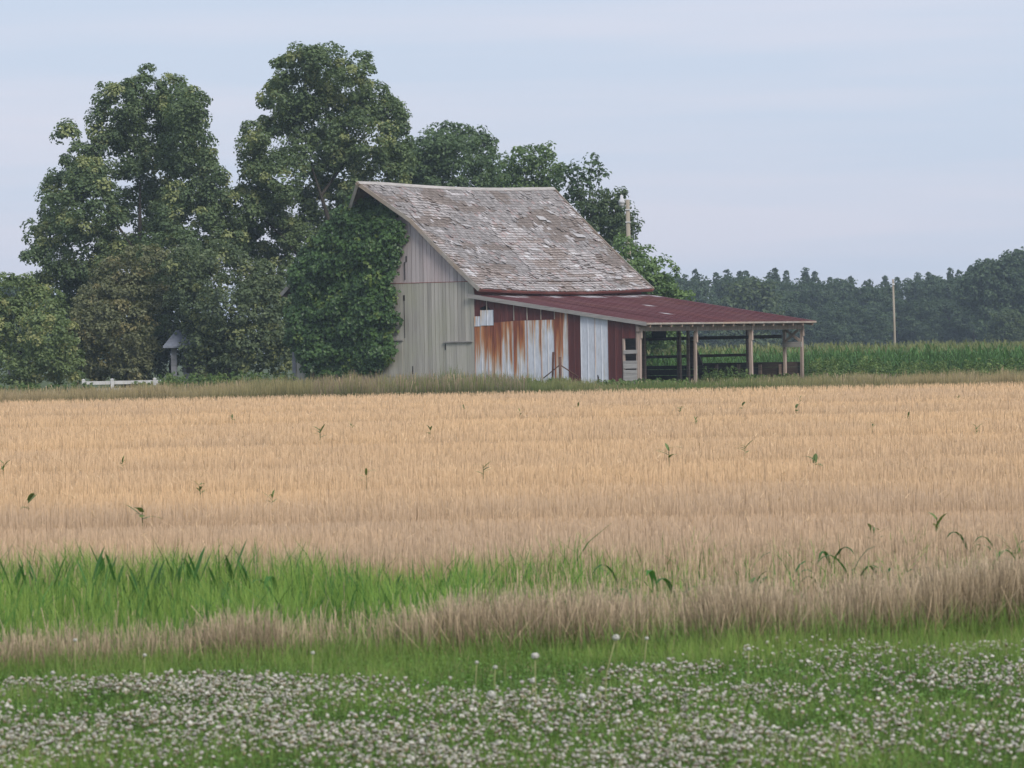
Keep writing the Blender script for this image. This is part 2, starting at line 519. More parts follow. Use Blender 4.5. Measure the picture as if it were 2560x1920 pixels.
# gable wall: boards in two tiers
gable = empty('gable_wall', (0, 0, 0)); gable.parent = barn
ZS = G(1090, 706)[1]                   # seam between the tiers
def roof_under(x):
    s = abs(x - XC) / HALF
    return float(roofpt(1, s, 0.0, -0.085)[2])
XGAP0, XGAP1 = G(1011, 850)[0], G(1015, 850)[0]
DX0, DX1 = G(1118, 890)[0], G(1183, 890)[0]
DZ1 = G(1150, 856)[1]; DZ0 = G(1150, 928)[1]
D2X0, D2X1 = G(950, 890)[0], G(1009, 890)[0]
D2Z1 = G(990, 852)[1]; D2Z0 = G(990, 930)[1]
rb = np.random.default_rng(5)
x = XL
while x < XR - 0.02:
    w = 0.19 + 0.05 * rb.random()
    x1 = min(x + w, XR)
    if XR - x1 < 0.1: x1 = XR
    gap = 0.008 + 0.016 * rb.random()
    if x < XGAP0 < x1 or abs(x - XGAP0) < 0.02: x1 = max(XGAP0, x + 0.06)
    dy = 0.008 * rb.random()
    zt0, zt1 = roof_under(x), roof_under(x1 - gap)
    if min(zt0, zt1) > ZS + 0.1:
        MB().hexa([(x, -0.03 - dy, ZS + 0.015), (x1 - gap, -0.03 - dy, ZS + 0.015), (x1 - gap, 0, ZS + 0.015), (x, 0, ZS + 0.015),
                   (x, -0.03 - dy, zt0), (x1 - gap, -0.03 - dy, zt1), (x1 - gap, 0, zt1), (x, 0, zt0)]).build('board', M['board_up'], gable)
    zt = min(ZS - 0.012, zt0, zt1); zb = 0.12 + 0.12 * rb.random()
    for (a, b) in ([(zb, zt)]):
        MB().box(x, x1 - gap, -0.045 - dy, -0.012, a, b).build('board', M['board_low'], gable)
    x = x1 + (XGAP1 - XGAP0 if abs(x1 - XGAP0) < 1e-6 else 0)
MB().box(XL, XR, -0.06, -0.03, ZS - 0.012, ZS + 0.015).build('seam_strip', M['red_board'], gable)
MB().box(XR - 0.16, XR + 0.03, -0.075, -0.046, 0.1, G(1188, 738)[1] + 0.25).build('corner_board', M['board_low'], gable)
MB().box(XL - 0.02, XL + 0.18, -0.075, -0.046, 0.1, ZE - 0.2).build('corner_board', M['siding'], gable)
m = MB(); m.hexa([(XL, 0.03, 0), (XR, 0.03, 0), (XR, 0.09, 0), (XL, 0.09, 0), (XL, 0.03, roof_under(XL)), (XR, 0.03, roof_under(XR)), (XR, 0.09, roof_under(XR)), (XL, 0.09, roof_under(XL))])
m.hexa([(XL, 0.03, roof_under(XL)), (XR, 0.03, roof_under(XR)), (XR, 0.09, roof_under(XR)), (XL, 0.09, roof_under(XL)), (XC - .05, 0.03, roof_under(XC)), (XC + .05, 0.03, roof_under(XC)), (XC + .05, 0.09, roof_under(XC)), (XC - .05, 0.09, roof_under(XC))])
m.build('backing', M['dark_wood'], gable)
# two low doors in the gable, with header ledges
for (a, b, z0, z1) in ((DX0, DX1, DZ0, DZ1), (D2X0, D2X1, D2Z0, D2Z1)):
    door = empty('door', ((a + b) / 2, 0, 0)); door.parent = gable
    n = 5; c = (a + b) / 2
    for i in range(n):
        xa = a + (b - a) * i / n; xb = a + (b - a) * (i + 1) / n - 0.012
        MB().box(xa - c, xb - c, -0.064 - 0.006 * rb.random(), -0.05, z0 - 0.2, z1 - 0.03).build('plank', M['board_low'], door)
    MB().box(a - 0.1 - c, b + 0.05 - c, -0.15, -0.06, z1, z1 + 0.05).build('ledge', M['grey_board'], door)
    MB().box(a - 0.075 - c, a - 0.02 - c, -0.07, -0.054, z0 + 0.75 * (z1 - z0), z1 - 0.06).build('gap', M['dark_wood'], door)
for px, p0, p1, w in ((1013, 655, 700, .05), (1010, 738, 752, .09), (1013, 752, 845, .035), (1033, 915, 935, .04), (1016, 640, 655, .07)):  # thin dark strips set on the boards, mostly along the gap left in them
    (a, za), (b, zb) = G(px, p1), G(px, p0)
    MB().box(a, a + w, -0.064, -0.048, za, zb).build('dark_strip', M['dark_wood'], gable)

# other walls of the main barn
MB().box(XL, XL + 0.06, 0.1, LEN, 0, roof_under(XL)).build('side_wall', M['board_low'], barn)
MB().box(XR - 0.06, XR, 0.1, LEN, 0, roof_under(XR) + 0.05).build('side_wall', M['old_rail'], barn)
m = MB(); m.hexa([(XL, LEN - 0.05, -0.3), (XR, LEN - 0.05, -0.3), (XR, LEN, -0.3), (XL, LEN, -0.3), (XL, LEN - 0.05, roof_under(XL)), (XR, LEN - 0.05, roof_under(XR)), (XR, LEN, roof_under(XR)), (XL, LEN, roof_under(XL))])
m.hexa([(XL, LEN - 0.05, roof_under(XL)), (XR, LEN - 0.05, roof_under(XR)), (XR, LEN, roof_under(XR)), (XL, LEN, roof_under(XL)), (XC - .05, LEN - 0.05, roof_under(XC)), (XC + .05, LEN - 0.05, roof_under(XC)), (XC + .05, LEN, roof_under(XC)), (XC - .05, LEN, roof_under(XC))])
m.build('rear_wall', M['board_low'], barn)

# ---- lean-to
LX1 = 0.52                             # eave line in front of the posts
ZLB = G(1190, 737)[1]                  # roof at the barn
ZLE = FR(1626, 807, LX1)[1]            # roof at the eave
def lz(x): return ZLB + (ZLE - ZLB) * (x - XR) / (LX1 - XR)
LY0, LY1 = -0.2, LEN + 0.45
lroof = empty('lean_to_roof', (0, 0, 0)); lroof.parent = barn
nsh = 22; sw = (LY1 - LY0) / nsh
prof = [(0, .018), (.05, .004), (.25, 0), (.45, .002), (.5, .012), (.55, .002), (.75, 0), (.95, .004), (1.0, .0)]
rl = np.random.default_rng(9)
for i in range(nsh):
    y0 = LY0 + i * sw; xg = np.linspace(XR + 0.0, LX1, 26)
    dz = 0.006 * rl.random(); tone = 0.88 + 0.24 * rl.random()
    V = []; Cc = []
    for (u, h) in prof:
        yv = y0 + u * sw
        V.append(np.stack([xg, np.full(26, yv), lz(xg) + h + dz * u + 0.012 - 0.03 * np.sin(np.clip((yv) / LEN, 0, 1) * math.pi)], 1))
        n = fbm(np.stack([xg * 0.8, np.full(26, yv * 1.1)], 1), 50)
        st = fbm(np.stack([xg * 0.25, np.full(26, yv * 6.0)], 1), 60)
        base = np.array((0.108, 0.034, 0.036)) * tone
        pl = np.array((0.15, 0.07, 0.08))
        k = np.clip((n - 0.45) * 2.2, 0, 1) * 0.55 * np.clip(1.3 - (xg - XR) / 9, 0.2, 1)
        k = np.clip(k + np.clip((st - 0.55) * 3, 0, 0.4), 0, 0.8)
        base = base[None] + np.clip((fbm(np.stack([xg * 0.5, np.full(26, yv * 0.9)], 1), 66) - 0.5) * 3, 0, 1)[:, None] * np.array((0.035, 0.022, 0.008))
        cc = base * (1 - k[:, None]) + pl[None] * k[:, None]
        fl = (xg - XR < 0.75) & (vnoise(np.stack([xg * 2.5, np.full(26, yv * 1.6)], 1), 71) > 0.55) & (u > .06)
        cc[fl] = (0.46, 0.44, 0.46)
        if i in (9, 13) and .2 < u < .8:
            kk = 10 if i == 13 else 17
            cc[kk] = (0.5, 0.48, 0.48)
        Cc.append(cc)
    V = np.vstack(V); Cc = np.vstack(Cc); npf = len(prof)
    V2 = V.copy(); V2[:, 2] -= 0.012
    F = []
    for r in range(npf - 1):
        for c in range(25):
            q = r * 26 + c; F.append((q, q + 1, q + 27, q + 26)); k = len(V); F.append((k + q, k + q + 26, k + q + 27, k + q + 1))
    for r in range(npf - 1):
        q = r * 26 + 25; F.append((q, len(V) + q, len(V) + q + 26, q + 26))
    ob('roof_sheet', mk('roof_sheet', np.vstack([V, V2]), F, np.vstack([Cc, Cc])), M['roof_sheet'], lroof)
MB().hexa([(XR - 0.25, LY0 - 0.03, lz(XR) - 0.16 + 0.03), (LX1, LY0 - 0.03, ZLE - 0.13), (LX1, LY0 - 0.001, ZLE - 0.13), (XR - 0.25, LY0 - 0.001, lz(XR) - 0.16 + 0.03),
           (XR - 0.25, LY0 - 0.03, lz(XR) + 0.06), (LX1, LY0 - 0.03, ZLE + 0.035), (LX1, LY0 - 0.001, ZLE + 0.035), (XR - 0.25, LY0 - 0.001, lz(XR) + 0.06)]).build('rake_trim', M['grey_board'], lroof)
MB().box(LX1 + 0.002, LX1 + 0.03, LY0, LY1, ZLE - 0.075, ZLE + 0.005).build('fascia', M['fascia'], lroof)
# red strip of barn wall between the two roofs
MB().box(XR + 0.005, XR + 0.03, 0.0, LEN, lz(XR) - 0.1, ZE + 0.1).build('wall_strip', M['red_board'], barn)
# rafters, eave beam, posts
ys_r = np.linspace(0.15, LEN + 0.2, 17)
for y in ys_r:
    MB().beam((XR + 0.03, y, lz(XR) - 0.125), (LX1 - 0.01, y, ZLE - 0.125), 0.06, 0.15).build('rafter', M['beam'], lroof)
for k in range(7):
    xx = XR + 0.5 + k * 1.35
    MB().box(xx, xx + 0.08, LY0 + 0.05, LY1 - 0.05, lz(xx) - 0.10, lz(xx) - 0.045).build('purlin', M['old_rail'], lroof)
ZB = lz(0.0) - 0.17
MB().box(-0.09, 0.075, -0.1, LEN + 0.15, ZB - 0.27, ZB - 0.06).build('eave_beam', M['post'], barn)
def post(x, y, w, z1, mat, taper=True, zsplit=None):
    m = MB(); h = w / 2; j = (rb.random(4) - 0.5) * 0.09
    m.hexa([(x - h + j[0], y - h + j[1], -0.2), (x + h + j[0], y - h + j[1], -0.2), (x + h + j[0], y + h + j[1], -0.2), (x - h + j[0], y + h + j[1], -0.2), (x - h * .9, y - h * .9, z1), (x + h * .9, y - h * .9, z1), (x + h * .9, y + h * .9, z1), (x - h * .9, y + h * .9, z1)])
    if zsplit: m.box(x + h + 0.002, x + h + 0.05, y - h * 0.8, y + h * 0.8, zsplit, z1 + 0.17)
    m.build('post', mat, barn)
for px, w, zs in ((1600, .13, 846), (1739, .12, 856), (1877, .13, 850), (2005, .13, 840)):
    y = FR(px, 880)[0]; post(0, y, w, ZB - 0.27, M['post'], True, FR(px, zs)[1])
xm = -2.9
for px, w in ((1610, .15), (1868, .11)):
    y = FR(px, 880, xm)[0]; post(xm, y, w, lz(xm) - 0.17, M['beam'])
for px, xx, w in ((1697, -5.2, .16), (1721, -3.6, .12)):
    y = FR(px, 880, xx)[0]; post(xx, y, w, lz(xx) - 0.17, M['beam'])
# far end: rails, low plank fence, end bay with cross brace
def E(px, py): return G(px, py, LEN)
xb = E(1962, 880)[0]
MB().box(xb - 0.06, xb + 0.06, LEN - 0.06, LEN + 0.06, -0.2, lz(xb) - 0.17).build('post', M['post'], barn)
for (a, b, t) in (((1617, 848), (1958, 841), .15), ((1617, 893), (1868, 887), .13)):
    (x0, z0), (x1, z1) = E(*a), E(*b)
    MB().beam((x0, LEN - 0.12, z0), (x1, LEN - 0.12, z1), 0.05, t).build('rail', M['old_rail'], barn)
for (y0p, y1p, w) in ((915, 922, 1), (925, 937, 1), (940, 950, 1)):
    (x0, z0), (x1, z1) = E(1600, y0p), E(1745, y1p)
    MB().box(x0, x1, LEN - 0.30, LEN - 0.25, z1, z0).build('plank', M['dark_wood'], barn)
for (y0p, y1p) in ((908, 917), (921, 950)):
    (x0, z0), (x1, z1) = E(1742, y0p), E(2000, y1p)
    MB().box(x0, x1, LEN + 0.10, LEN + 0.15, z1, z0).build('plank', M['old_rail'], barn)
for px in (1790, 1845, 1899, 1950):
    x0, z0 = E(px, 911); MB().box(x0 - .07, x0 + .07, LEN + .0, LEN + .09, -0.2, z0).build('fence_post', M['beam'], barn)
for (a, b) in (((1966, 824), (2004, 852)), ((2001, 824), (1966, 855))):
    (x0, z0), (x1, z1) = E(*a), E(*b)
    MB().beam((x0, LEN - (0.13 if a[0] < 1990 else 0.17), z0), (x1, LEN - (0.13 if a[0] < 1990 else 0.17), z1), 0.03, 0.12).build('brace', M['post'], barn)
(x0, z0), (x1, z1) = E(1960, 855), E(2008, 867)
MB().box(x0, x1, LEN - 0.15, LEN - 0.11, z1, z0).build('brace_board', M['grey_board'], barn)
# dark leaning panel and hanging board inside
P = [E(1744, 850), E(1752, 850), E(1777, 912), E(1744, 918)]
V = [(x, LEN - 0.7, z) for x, z in P] + [(x, LEN - 0.62, z) for x, z in P]
ob('leaning_panel', mk('leaning_panel', V, [(0, 1, 2, 3), (7, 6, 5, 4), (0, 4, 5, 1), (1, 5, 6, 2), (2, 6, 7, 3), (3, 7, 4, 0)]), M['old_rail'], barn)
(x0, z0), (x1, z1) = E(1642, 818), E(1678, 844)
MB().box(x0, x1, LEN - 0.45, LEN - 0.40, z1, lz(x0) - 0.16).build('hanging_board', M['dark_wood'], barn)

# ---- metal sheets of the lean-to end wall
mwall = empty('sheet_metal_wall', (0, 0, 0)); mwall.parent = barn
GAL = np.array((0.53, 0.56, 0.62)); RUST = np.array((0.24, 0.075, 0.035)); ORG = np.array((0.46, 0.20, 0.07)); MAR = np.array((0.088, 0.024, 0.023)); TAN = np.array((0.46, 0.38, 0.26))
def sheet(pxa, pxb, ztop, zbot, yoff, style, seed, cut=None, ripple=True):
    xa, xb = G(pxa, 870)[0], G(pxb, 870)[0]
    nxg, nzg = 25, 48
    us = np.linspace(0, 1, nxg); V = []; Cc = []
    zt = np.array([ztop(xa + (xb - xa) * u) for u in us])
    prng = np.random.default_rng(seed)
    prng_o = prng.random()
    for j in range(nzg):
        t = j / (nzg - 1)                                          # 0 top, 1 bottom
        xx = xa + (xb - xa) * us; zz = zt * (1 - t) + zbot * t
        rib = 0.022 * (np.maximum(0, 1 - np.abs(us - 0.0) / .05) + np.maximum(0, 1 - np.abs(us - 0.5) / .05) + np.maximum(0, 1 - np.abs(us - 1.0) / .05))
        V.append(np.stack([xx, -yoff - rib + 0 * zz, zz], 1))
        pp = np.stack([xx * 5.0, zz * 0.9], 1)
        n1 = fbm(pp + seed * 3.7, 100); n2 = fbm(np.stack([xx * 14.0, zz * 0.5], 1) + seed, 120); n3 = fbm(np.stack([xx * 3.0, zz * 3.0], 1), 140)
        if style == 'maroon':
            k = np.clip((n2 - 0.5) * 2.5, 0, 1) * 0.5
            c = MAR[None] * (0.75 + 0.5 * n1[:, None]) * (1 - k[:, None]) + np.array((0.19, 0.06, 0.045)) * k[:, None]
            edge = np.abs(us - 1.0) < 0.03
        else:
            g0 = {'light': 0.02, 'rusty': 0.50, 'half': 0.35, 'clean': -0.35}[style]
            r = g0 + 0.50 * (prng_o - 0.5) + 0.55 - 1.25 * t * (1.0 if style != 'clean' else 0.3) + (n2 - 0.5) * 1.5 + (n1 - 0.5) * 0.9
            if style in ('clean',): r = r - 0.25
            ed = np.maximum(np.maximum(0, 1 - us / .07), np.maximum(0, 1 - np.abs(us - .52) / .03) * .6)
            r = r + ed * (0.75 if style != 'clean' else 0.35)
            if style != 'clean': r = np.maximum(r, ed * 0.95)
            if style == 'half': r = r + np.clip(0.75 - us * 1.5, -0.6, 0.75) * (1.15 - 0.9 * t)
            r1 = np.clip(r * 2.0, 0, 1)[:, None]; r2 = np.clip((r - 0.28) * 2.4, 0, 1)[:, None]; r3 = np.clip((r - 0.75) * 2.5, 0, 1)[:, None]
            c = GAL[None] * (0.92 + 0.2 * n3[:, None]); c = c * (1 - r1 * .8) + TAN * r1 * .8
            c = c * (1 - r2) + (ORG * 0.55 + RUST * 0.45) * r2
            c = c * (1 - r3) + (RUST * 0.65 + MAR * 0.35) * r3
        Cc.append(c)
    V = np.vstack(V); Cc = np.vstack(Cc); F = []
    for j in range(nzg - 1):
        for i in range(nxg - 1):
            if cut is not None and cut((i + .5) / (nxg - 1), (j + .5) / (nzg - 1)): continue
            q = j * nxg + i; F.append((q + nxg, q + nxg + 1, q + 1, q))
    ob('metal_sheet', mk('metal_sheet', V, F, Cc), M['sheet'], mwall)
top = lambda x: lz(x) - 0.03
def zline(*pts):
    P = [G(a, b) for a, b in pts]; X_ = [p[0] for p in P]; Z_ = [p[1] for p in P]
    return lambda x: float(np.interp(x, X_, Z_))
mid = zline((1190, 817), (1225, 808), (1290, 802), (1390, 799))
edges = [1190, 1223.6, 1255.5, 1287.3, 1320.5, 1356, 1389, 1423.6, 1454.4, 1490, 1523, 1558]
hole = lambda u, t: (u > 0.55 and 0.30 < t < 0.50 and (u - 0.55) * 0.9 > abs(t - 0.48) * 0.7)
for i in range(6):
    cut = None
    if i == 0: cut = lambda u, t: (u > 0.42 and 0.24 < t < 0.6 and (t - 0.24) > (1 - u) * 0.25)
    if i == 1: cut = lambda u, t: (u < 0.35 and 0.30 < t < 0.6 and (t - 0.30) > u * 0.5)
    sheet(edges[i], edges[i + 1], top, G(1260, 815)[1], 0.05 + 0.002 * (i % 2), 'maroon', 10 + i, cut)
for i, st in enumerate(['rusty', 'rusty', 'rusty', 'half', 'light', 'light']):
    sheet(edges[i], edges[i + 1], mid, 0.08 + 0.06 * (i % 3), 0.075 + 0.003 * (i % 2), st, 30 + i * 7)
tear = lambda u, t: t > 0.84 and 0.12 < u < 0.12 + 0.22 * (t - 0.84) / 0.16 + 0.08
for i, st in ((6, 'half'), (7, 'maroon'), (8, 'clean'), (9, 'clean'), (10, 'maroon')):
    sheet(edges[i], edges[i + 1], top, 0.06, 0.06 + 0.004 * (i % 2), st, 50 + i * 5, tear if i == 9 else None)
jag = zline((1558, 848), (1566, 845), (1572, 842), (1582, 846), (1592, 843))
sheet(1558, 1592, top, G(1575, 846)[1], 0.055, 'maroon', 99)
# repair patch: two overlapping galvanised pieces
for (pa, pb, ya, yb) in ((1190.5, 1208, 791, 816), (1206, 1239, 775.5, 814)):
    za = G(pa, ya)[1]; sheet(pa, pb, lambda x, z=za: z, G(pa, yb)[1], 0.092 if pa < 1200 else 0.098, 'clean', 77)
# pale battens over the upper seams
for px in (1220, 1287.3, 1320.5, 1355, 1389):
    x0, _ = G(px, 780); z1 = top(x0) - 0.05; z0 = mid(x0) + 0.02
    MB().box(x0 - 0.02, x0 + 0.015, -0.10, -0.078, z0, z1).build('seam_batten', M['fascia'], mwall)
# studs behind, planks by the corner post
for px in (1560, 1594):
    x0, _ = G(px, 880); MB().box(x0 - 0.05, x0 + 0.05, -0.045, 0.04, 0, lz(x0) - 0.18).build('stud', M['post'], barn)
MB().box(XR + 0.04, -0.1, -0.03, -0.005, 0.3, 0.5).build('girt', M['old_rail'], barn)
MB().box(XR + 0.04, G(1556, 800)[0], -0.03, -0.005, 2.3, 2.45).build('girt', M['old_rail'], barn)
for (ya, yb) in ((875, 884), (902, 908), (909, 921), (925, 934), (935, 945), (946, 958)):
    x0, z1 = G(1561, ya); x1, z0 = G(1595, yb)
    MB().box(x0, x1, -0.075, -0.05, max(z0, 0.03), z1).build('plank', M['grey_board'], barn)

# ------------------------------------------------------------------ leaves and trees
def norm(a): return a / (np.linalg.norm(a, axis=-1, keepdims=True) + 1e-9)

def leaf_cloud(P, N, size, cols, rng, aspect=0.75, fold=0.18):
    """kite-shaped leaves, folded on the midrib"""
    n = len(P)
    t = norm(np.cross(N, norm(rng.normal(size=(n, 3)))))
    b = np.cross(N, t)
    s = size[:, None]
    v0 = P - t * s * 0.5; v2 = P + t * s * 0.5
    v1 = P - t * s * 0.05 + b * s * 0.5 * aspect + N * s * fold
    v3 = P - t * s * 0.05 - b * s * 0.5 * aspect + N * s * fold
    V = np.stack([v0, v1, v2, v3], 1).reshape(-1, 3)
    k = np.arange(n)[:, None] * 4
    F = np.vstack([k + np.array([0, 2, 1]), k + np.array([0, 3, 2])])
    C = np.repeat(cols, 4, axis=0)
    return V, F, C

def crown(lobes, rng, leaf, cover, cl_r, cA, cB, up=0.55, inner=0.45, tipcol=None):
    """lobes (N,6): centre xyz, radii xyz. Returns leaf mesh arrays."""
    Ps, Ns, Cs, Ss = [], [], [], []
    for (cx, cy, cz, rx, ry, rz) in lobes:
        area = 4 * math.pi * ((rx * ry) ** 1.6 / 3 + (rx * rz) ** 1.6 / 3 + (ry * rz) ** 1.6 / 3) ** (1 / 1.6)
        nc = max(3, int(area / (cl_r ** 2 * 2.2)))
        per = max(6, int(cover * area / nc / (leaf * leaf * 0.38)))
        d = norm(rng.normal(size=(nc, 3)))
        r = (inner + (1.02 - inner) * rng.random(nc) ** 0.6)[:, None]
        c = np.array((cx, cy, cz)) + d * r * np.array((rx, ry, rz))
        cr = cl_r * (0.6 + 0.8 * rng.random(nc))
        tint = rng.random(nc)
        q = norm(rng.normal(size=(nc, per, 3)))
        q = norm(q + 0.45 * d[:, None, :] + np.array((0, 0, 0.25)))
        rad = cr[:, None, None] * (0.55 + 0.5 * rng.random((nc, per, 1)))
        p = c[:, None, :] + q * rad * np.array((1, 1, 0.8))
        nn = norm(0.85 * q + np.array((0, 0, up)) + 0.38 * rng.normal(size=(nc, per, 3)))
        mixv = np.clip(0.6 * tint[:, None, None] + 0.4 * rng.random((nc, per, 1)), 0, 1)
        col = np.array(cA) * (1 - mixv) + np.array(cB) * mixv
        col = col * (0.8 + 0.4 * rng.random((nc, per, 1)))
        if tipcol is not None:
            tip = (rng.random(nc) < 0.13)[:, None, None]
            col = np.where(tip, np.array(tipcol) * (0.8 + 0.4 * rng.random((nc, per, 1))), col)
        Ps.append(p.reshape(-1, 3)); Ns.append(nn.reshape(-1, 3)); Cs.append(col.reshape(-1, 3))
        Ss.append(leaf * (0.65 + 0.7 * rng.random(nc * per)))
    P = np.vstack(Ps); N = np.vstack(Ns); C = np.vstack(Cs); Sz = np.concatenate(Ss)
    return leaf_cloud(P, N, Sz, C, rng)

def limb(a, b, rng, bend=0.12, n=5):
    a = np.asarray(a, float); b = np.asarray(b, float); L = np.linalg.norm(b - a)
    o = rng.normal(size=3) * bend * L
    return [a + (b - a) * t + o * math.sin(math.pi * t) * 0.6 + np.array((0, 0, 0.10 * L)) * math.sin(math.pi * t) for t in np.linspace(0, 1, n)]

NLEAF = [0]
def tree(name, label, cat, lobes_px, d, base_px, leaf, cover, cl_r, cA, cB, trunk_r=0.3, seed=1, depth=0.6, tipcol=None, group=None, inner=0.42, nlimb=4):
    rng = np.random.default_rng(seed)
    bx = at(base_px, 960, d)[0]; base = np.array((bx, d, float(ground_z(bx, d))))
    lob = []
    W = max(l[0] + l[2] for l in lobes_px) - min(l[0] - l[2] for l in lobes_px)
    Wm = W * d / FPX
    for (cx, cy, rx, rz) in lobes_px:
        c = at(cx, cy, d) - base
        off = abs(c[0]) / (Wm / 2 + 1e-6)
        dy = (rng.random() * 2 - 1) * Wm * 0.5 * depth * math.sqrt(max(0.0, 1 - min(1, off) ** 2))
        RX, RZ = rx * d / FPX * 1.07, rz * d / FPX * 1.07
        lob.append((c[0], dy, c[2], RX, (RX + RZ) / 2, RZ))
    root = empty(name, base, label=label, cat=cat, group=group)
    V, F, C = crown(lob, rng, leaf, cover, cl_r, cA, cB, tipcol=tipcol, inner=inner)
    NLEAF[0] += len(F)
    keep = V[:, 2] > 0.02
    ob('crown', mk('crown', V, F, C), M['leaf'], root)
    zt = max(l[2] for l in lob); L = np.array(lob)
    m = MB()
    topi = np.argmax(L[:, 2]); tp = L[topi, :3] * np.array((0.8, 0.8, 0.95))
    wob = (rng.random((5, 3)) - 0.5) * np.array((0.09, 0.09, 0)) * zt
    tr = [np.array((0, 0, -0.15)), np.array((0.02, 0, zt * 0.12)), tp * 0.35 + wob[2] * .6, tp * 0.55 + wob[3], tp * 0.74 + wob[4]]
    m.tube(tr, [trunk_r * 1.25, trunk_r, trunk_r * 0.7, trunk_r * 0.4, 0.03], 8)
    order = rng.permutation(len(lob))[:nlimb]
    for i in order:
        t = L[i, :3]
        zz = min(max(0.1 * zt, t[2] - 0.25 * zt), 0.8 * zt)
        k = zz / max(tp[2], 0.1)
        a = tp * k; a[2] = zz
        m.tube(limb(a, t, rng), [trunk_r * 0.30, trunk_r * 0.24, trunk_r * 0.17, trunk_r * 0.1, 0.015], 6)
    m.build('trunk', M['bark'], root)
    return root

SYC_A, SYC_B, SYC_T = (0.081, 0.130, 0.064), (0.185, 0.250, 0.116), (0.307, 0.346, 0.153)
tree('sycamore_tree', 'tall dark green tree with a pointed left shoulder, leftmost of the big trees', 'tree',
     [(370, 222, 62, 48), (300, 250, 50, 50), (440, 250, 45, 55), (478, 290, 38, 60), (268, 305, 45, 50), (360, 320, 90, 75), (470, 370, 60, 75), (535, 430, 28, 45),
      (420, 440, 100, 85), (290, 390, 60, 60), (178, 352, 18, 34), (190, 405, 34, 45), (160, 455, 48, 50), (228, 445, 45, 50), (140, 520, 42, 48), (110, 590, 40, 36), (98, 655, 34, 28),
      (230, 530, 90, 75), (330, 560, 100, 90), (470, 550, 85, 85), (200, 640, 95, 66), (140, 705, 50, 42), (330, 680, 105, 80), (450, 660, 90, 80), (548, 520, 30, 50), (560, 600, 50, 70), (180, 740, 60, 40), (300, 780, 100, 60)],
     238, 330, 0.165, 1.9, 0.46, SYC_A, SYC_B, 0.3, 21, 0.7, SYC_T)
tree('sycamore_tree', 'tallest tree with a rounded top and sky gaps, rising behind the ivy-covered gable', 'tree',
     [(735, 172, 52, 42), (800, 155, 60, 36), (888, 182, 38, 36), (850, 220, 75, 52), (740, 240, 75, 52), (688, 245, 36, 40), (925, 258, 45, 50), (968, 285, 38, 38), (992, 305, 24, 32),
      (800, 300, 92, 62), (695, 312, 48, 36), (640, 342, 30, 28), (622, 372, 20, 26), (660, 400, 50, 40), (900, 350, 80, 52), (990, 370, 36, 38), (780, 392, 80, 50), (700, 450, 70, 50),
      (640, 480, 42, 50), (850, 430, 80, 50), (940, 420, 56, 46), (1000, 420, 28, 44), (615, 520, 52, 46), (720, 535, 80, 50), (820, 510, 70, 50), (900, 500, 60, 44), (650, 600, 80, 48), (760, 620, 76, 56), (600, 570, 40, 50), (700, 700, 70, 60)],
     240, 800, 0.165, 1.8, 0.44, SYC_A, (0.193, 0.258, 0.113), 0.3, 22, 0.7, SYC_T)
MAP_A, MAP_B = (0.068, 0.116, 0.059), (0.161, 0.235, 0.109)
tree('leafy_tree', 'dense rounded tree just behind the barn ridge, beside the tallest tree', 'tree',
     [(1130, 345, 56, 36), (1170, 345, 40, 30), (1080, 380, 50, 40), (1140, 390, 90, 44), (1205, 375, 36, 32), (1226, 348, 16, 16), (1040, 405, 56, 50), (1150, 440, 110, 50), (1060, 460, 60, 50), (1020, 470, 40, 60)],
     262, 1130, 0.18, 1.2, 0.38, MAP_A, MAP_B, 0.3, 23, 0.7)
tree('leafy_tree', 'lighter green tree peeking over the middle of the barn ridge', 'tree',
     [(1310, 402, 55, 32), (1350, 395, 32, 26), (1368, 378, 10, 20), (1340, 435, 60, 34), (1260, 440, 50, 38), (1300, 470, 80, 40), (1385, 440, 30, 36), (1230, 455, 40, 30)],
     268, 1300, 0.18, 0.9, 0.34, (0.089, 0.153, 0.061), (0.201, 0.282, 0.113), 0.22, 24, 0.6)
tree('leafy_tree', 'sparse airy tree with open twigs right of the barn ridge', 'tree',
     [(1402, 440, 26, 24), (1442, 440, 26, 22), (1436, 412, 12, 12), (1480, 412, 16, 18), (1498, 428, 12, 10), (1460, 465, 34, 22), (1420, 475, 34, 24), (1440, 505, 40, 26), (1475, 445, 20, 14), (1484, 398, 7, 8), (1504, 440, 6, 6)],
     266, 1450, 0.22, 0.62, 0.36, MAP_A, (0.105, 0.161, 0.072), 0.16, 25, 0.5, None, None, 0.2, 11)
tree('leafy_tree', 'dark round-headed tree behind the right end of the barn roof, beside the lamp pole', 'tree',
     [(1495, 510, 48, 36), (1530, 540, 48, 44), (1475, 550, 46, 44), (1515, 580, 60, 40), (1560, 560, 20, 36), (1583, 552, 12, 14), (1588, 572, 8, 8), (1545, 500, 22, 20), (1530, 620, 55, 40)],
     264, 1520, 0.18, 1.05, 0.36, (0.059, 0.097, 0.049), (0.141, 0.193, 0.087), 0.2, 26, 0.6)
tree('leafy_tree', 'small light green bushy tree sloping down behind the lean-to roof', 'tree',
     [(1610, 655, 36, 30), (1595, 690, 40, 40), (1640, 690, 46, 34), (1680, 718, 36, 24), (1560, 620, 22, 30), (1620, 740, 70, 44), (1680, 760, 50, 34), (1640, 810, 60, 50), (1590, 800, 50, 60), (1650, 870, 60, 40), (1580, 880, 60, 40)],
     246, 1620, 0.18, 1.3, 0.40, (0.097, 0.169, 0.059), (0.218, 0.315, 0.121), 0.16, 27, 0.6)
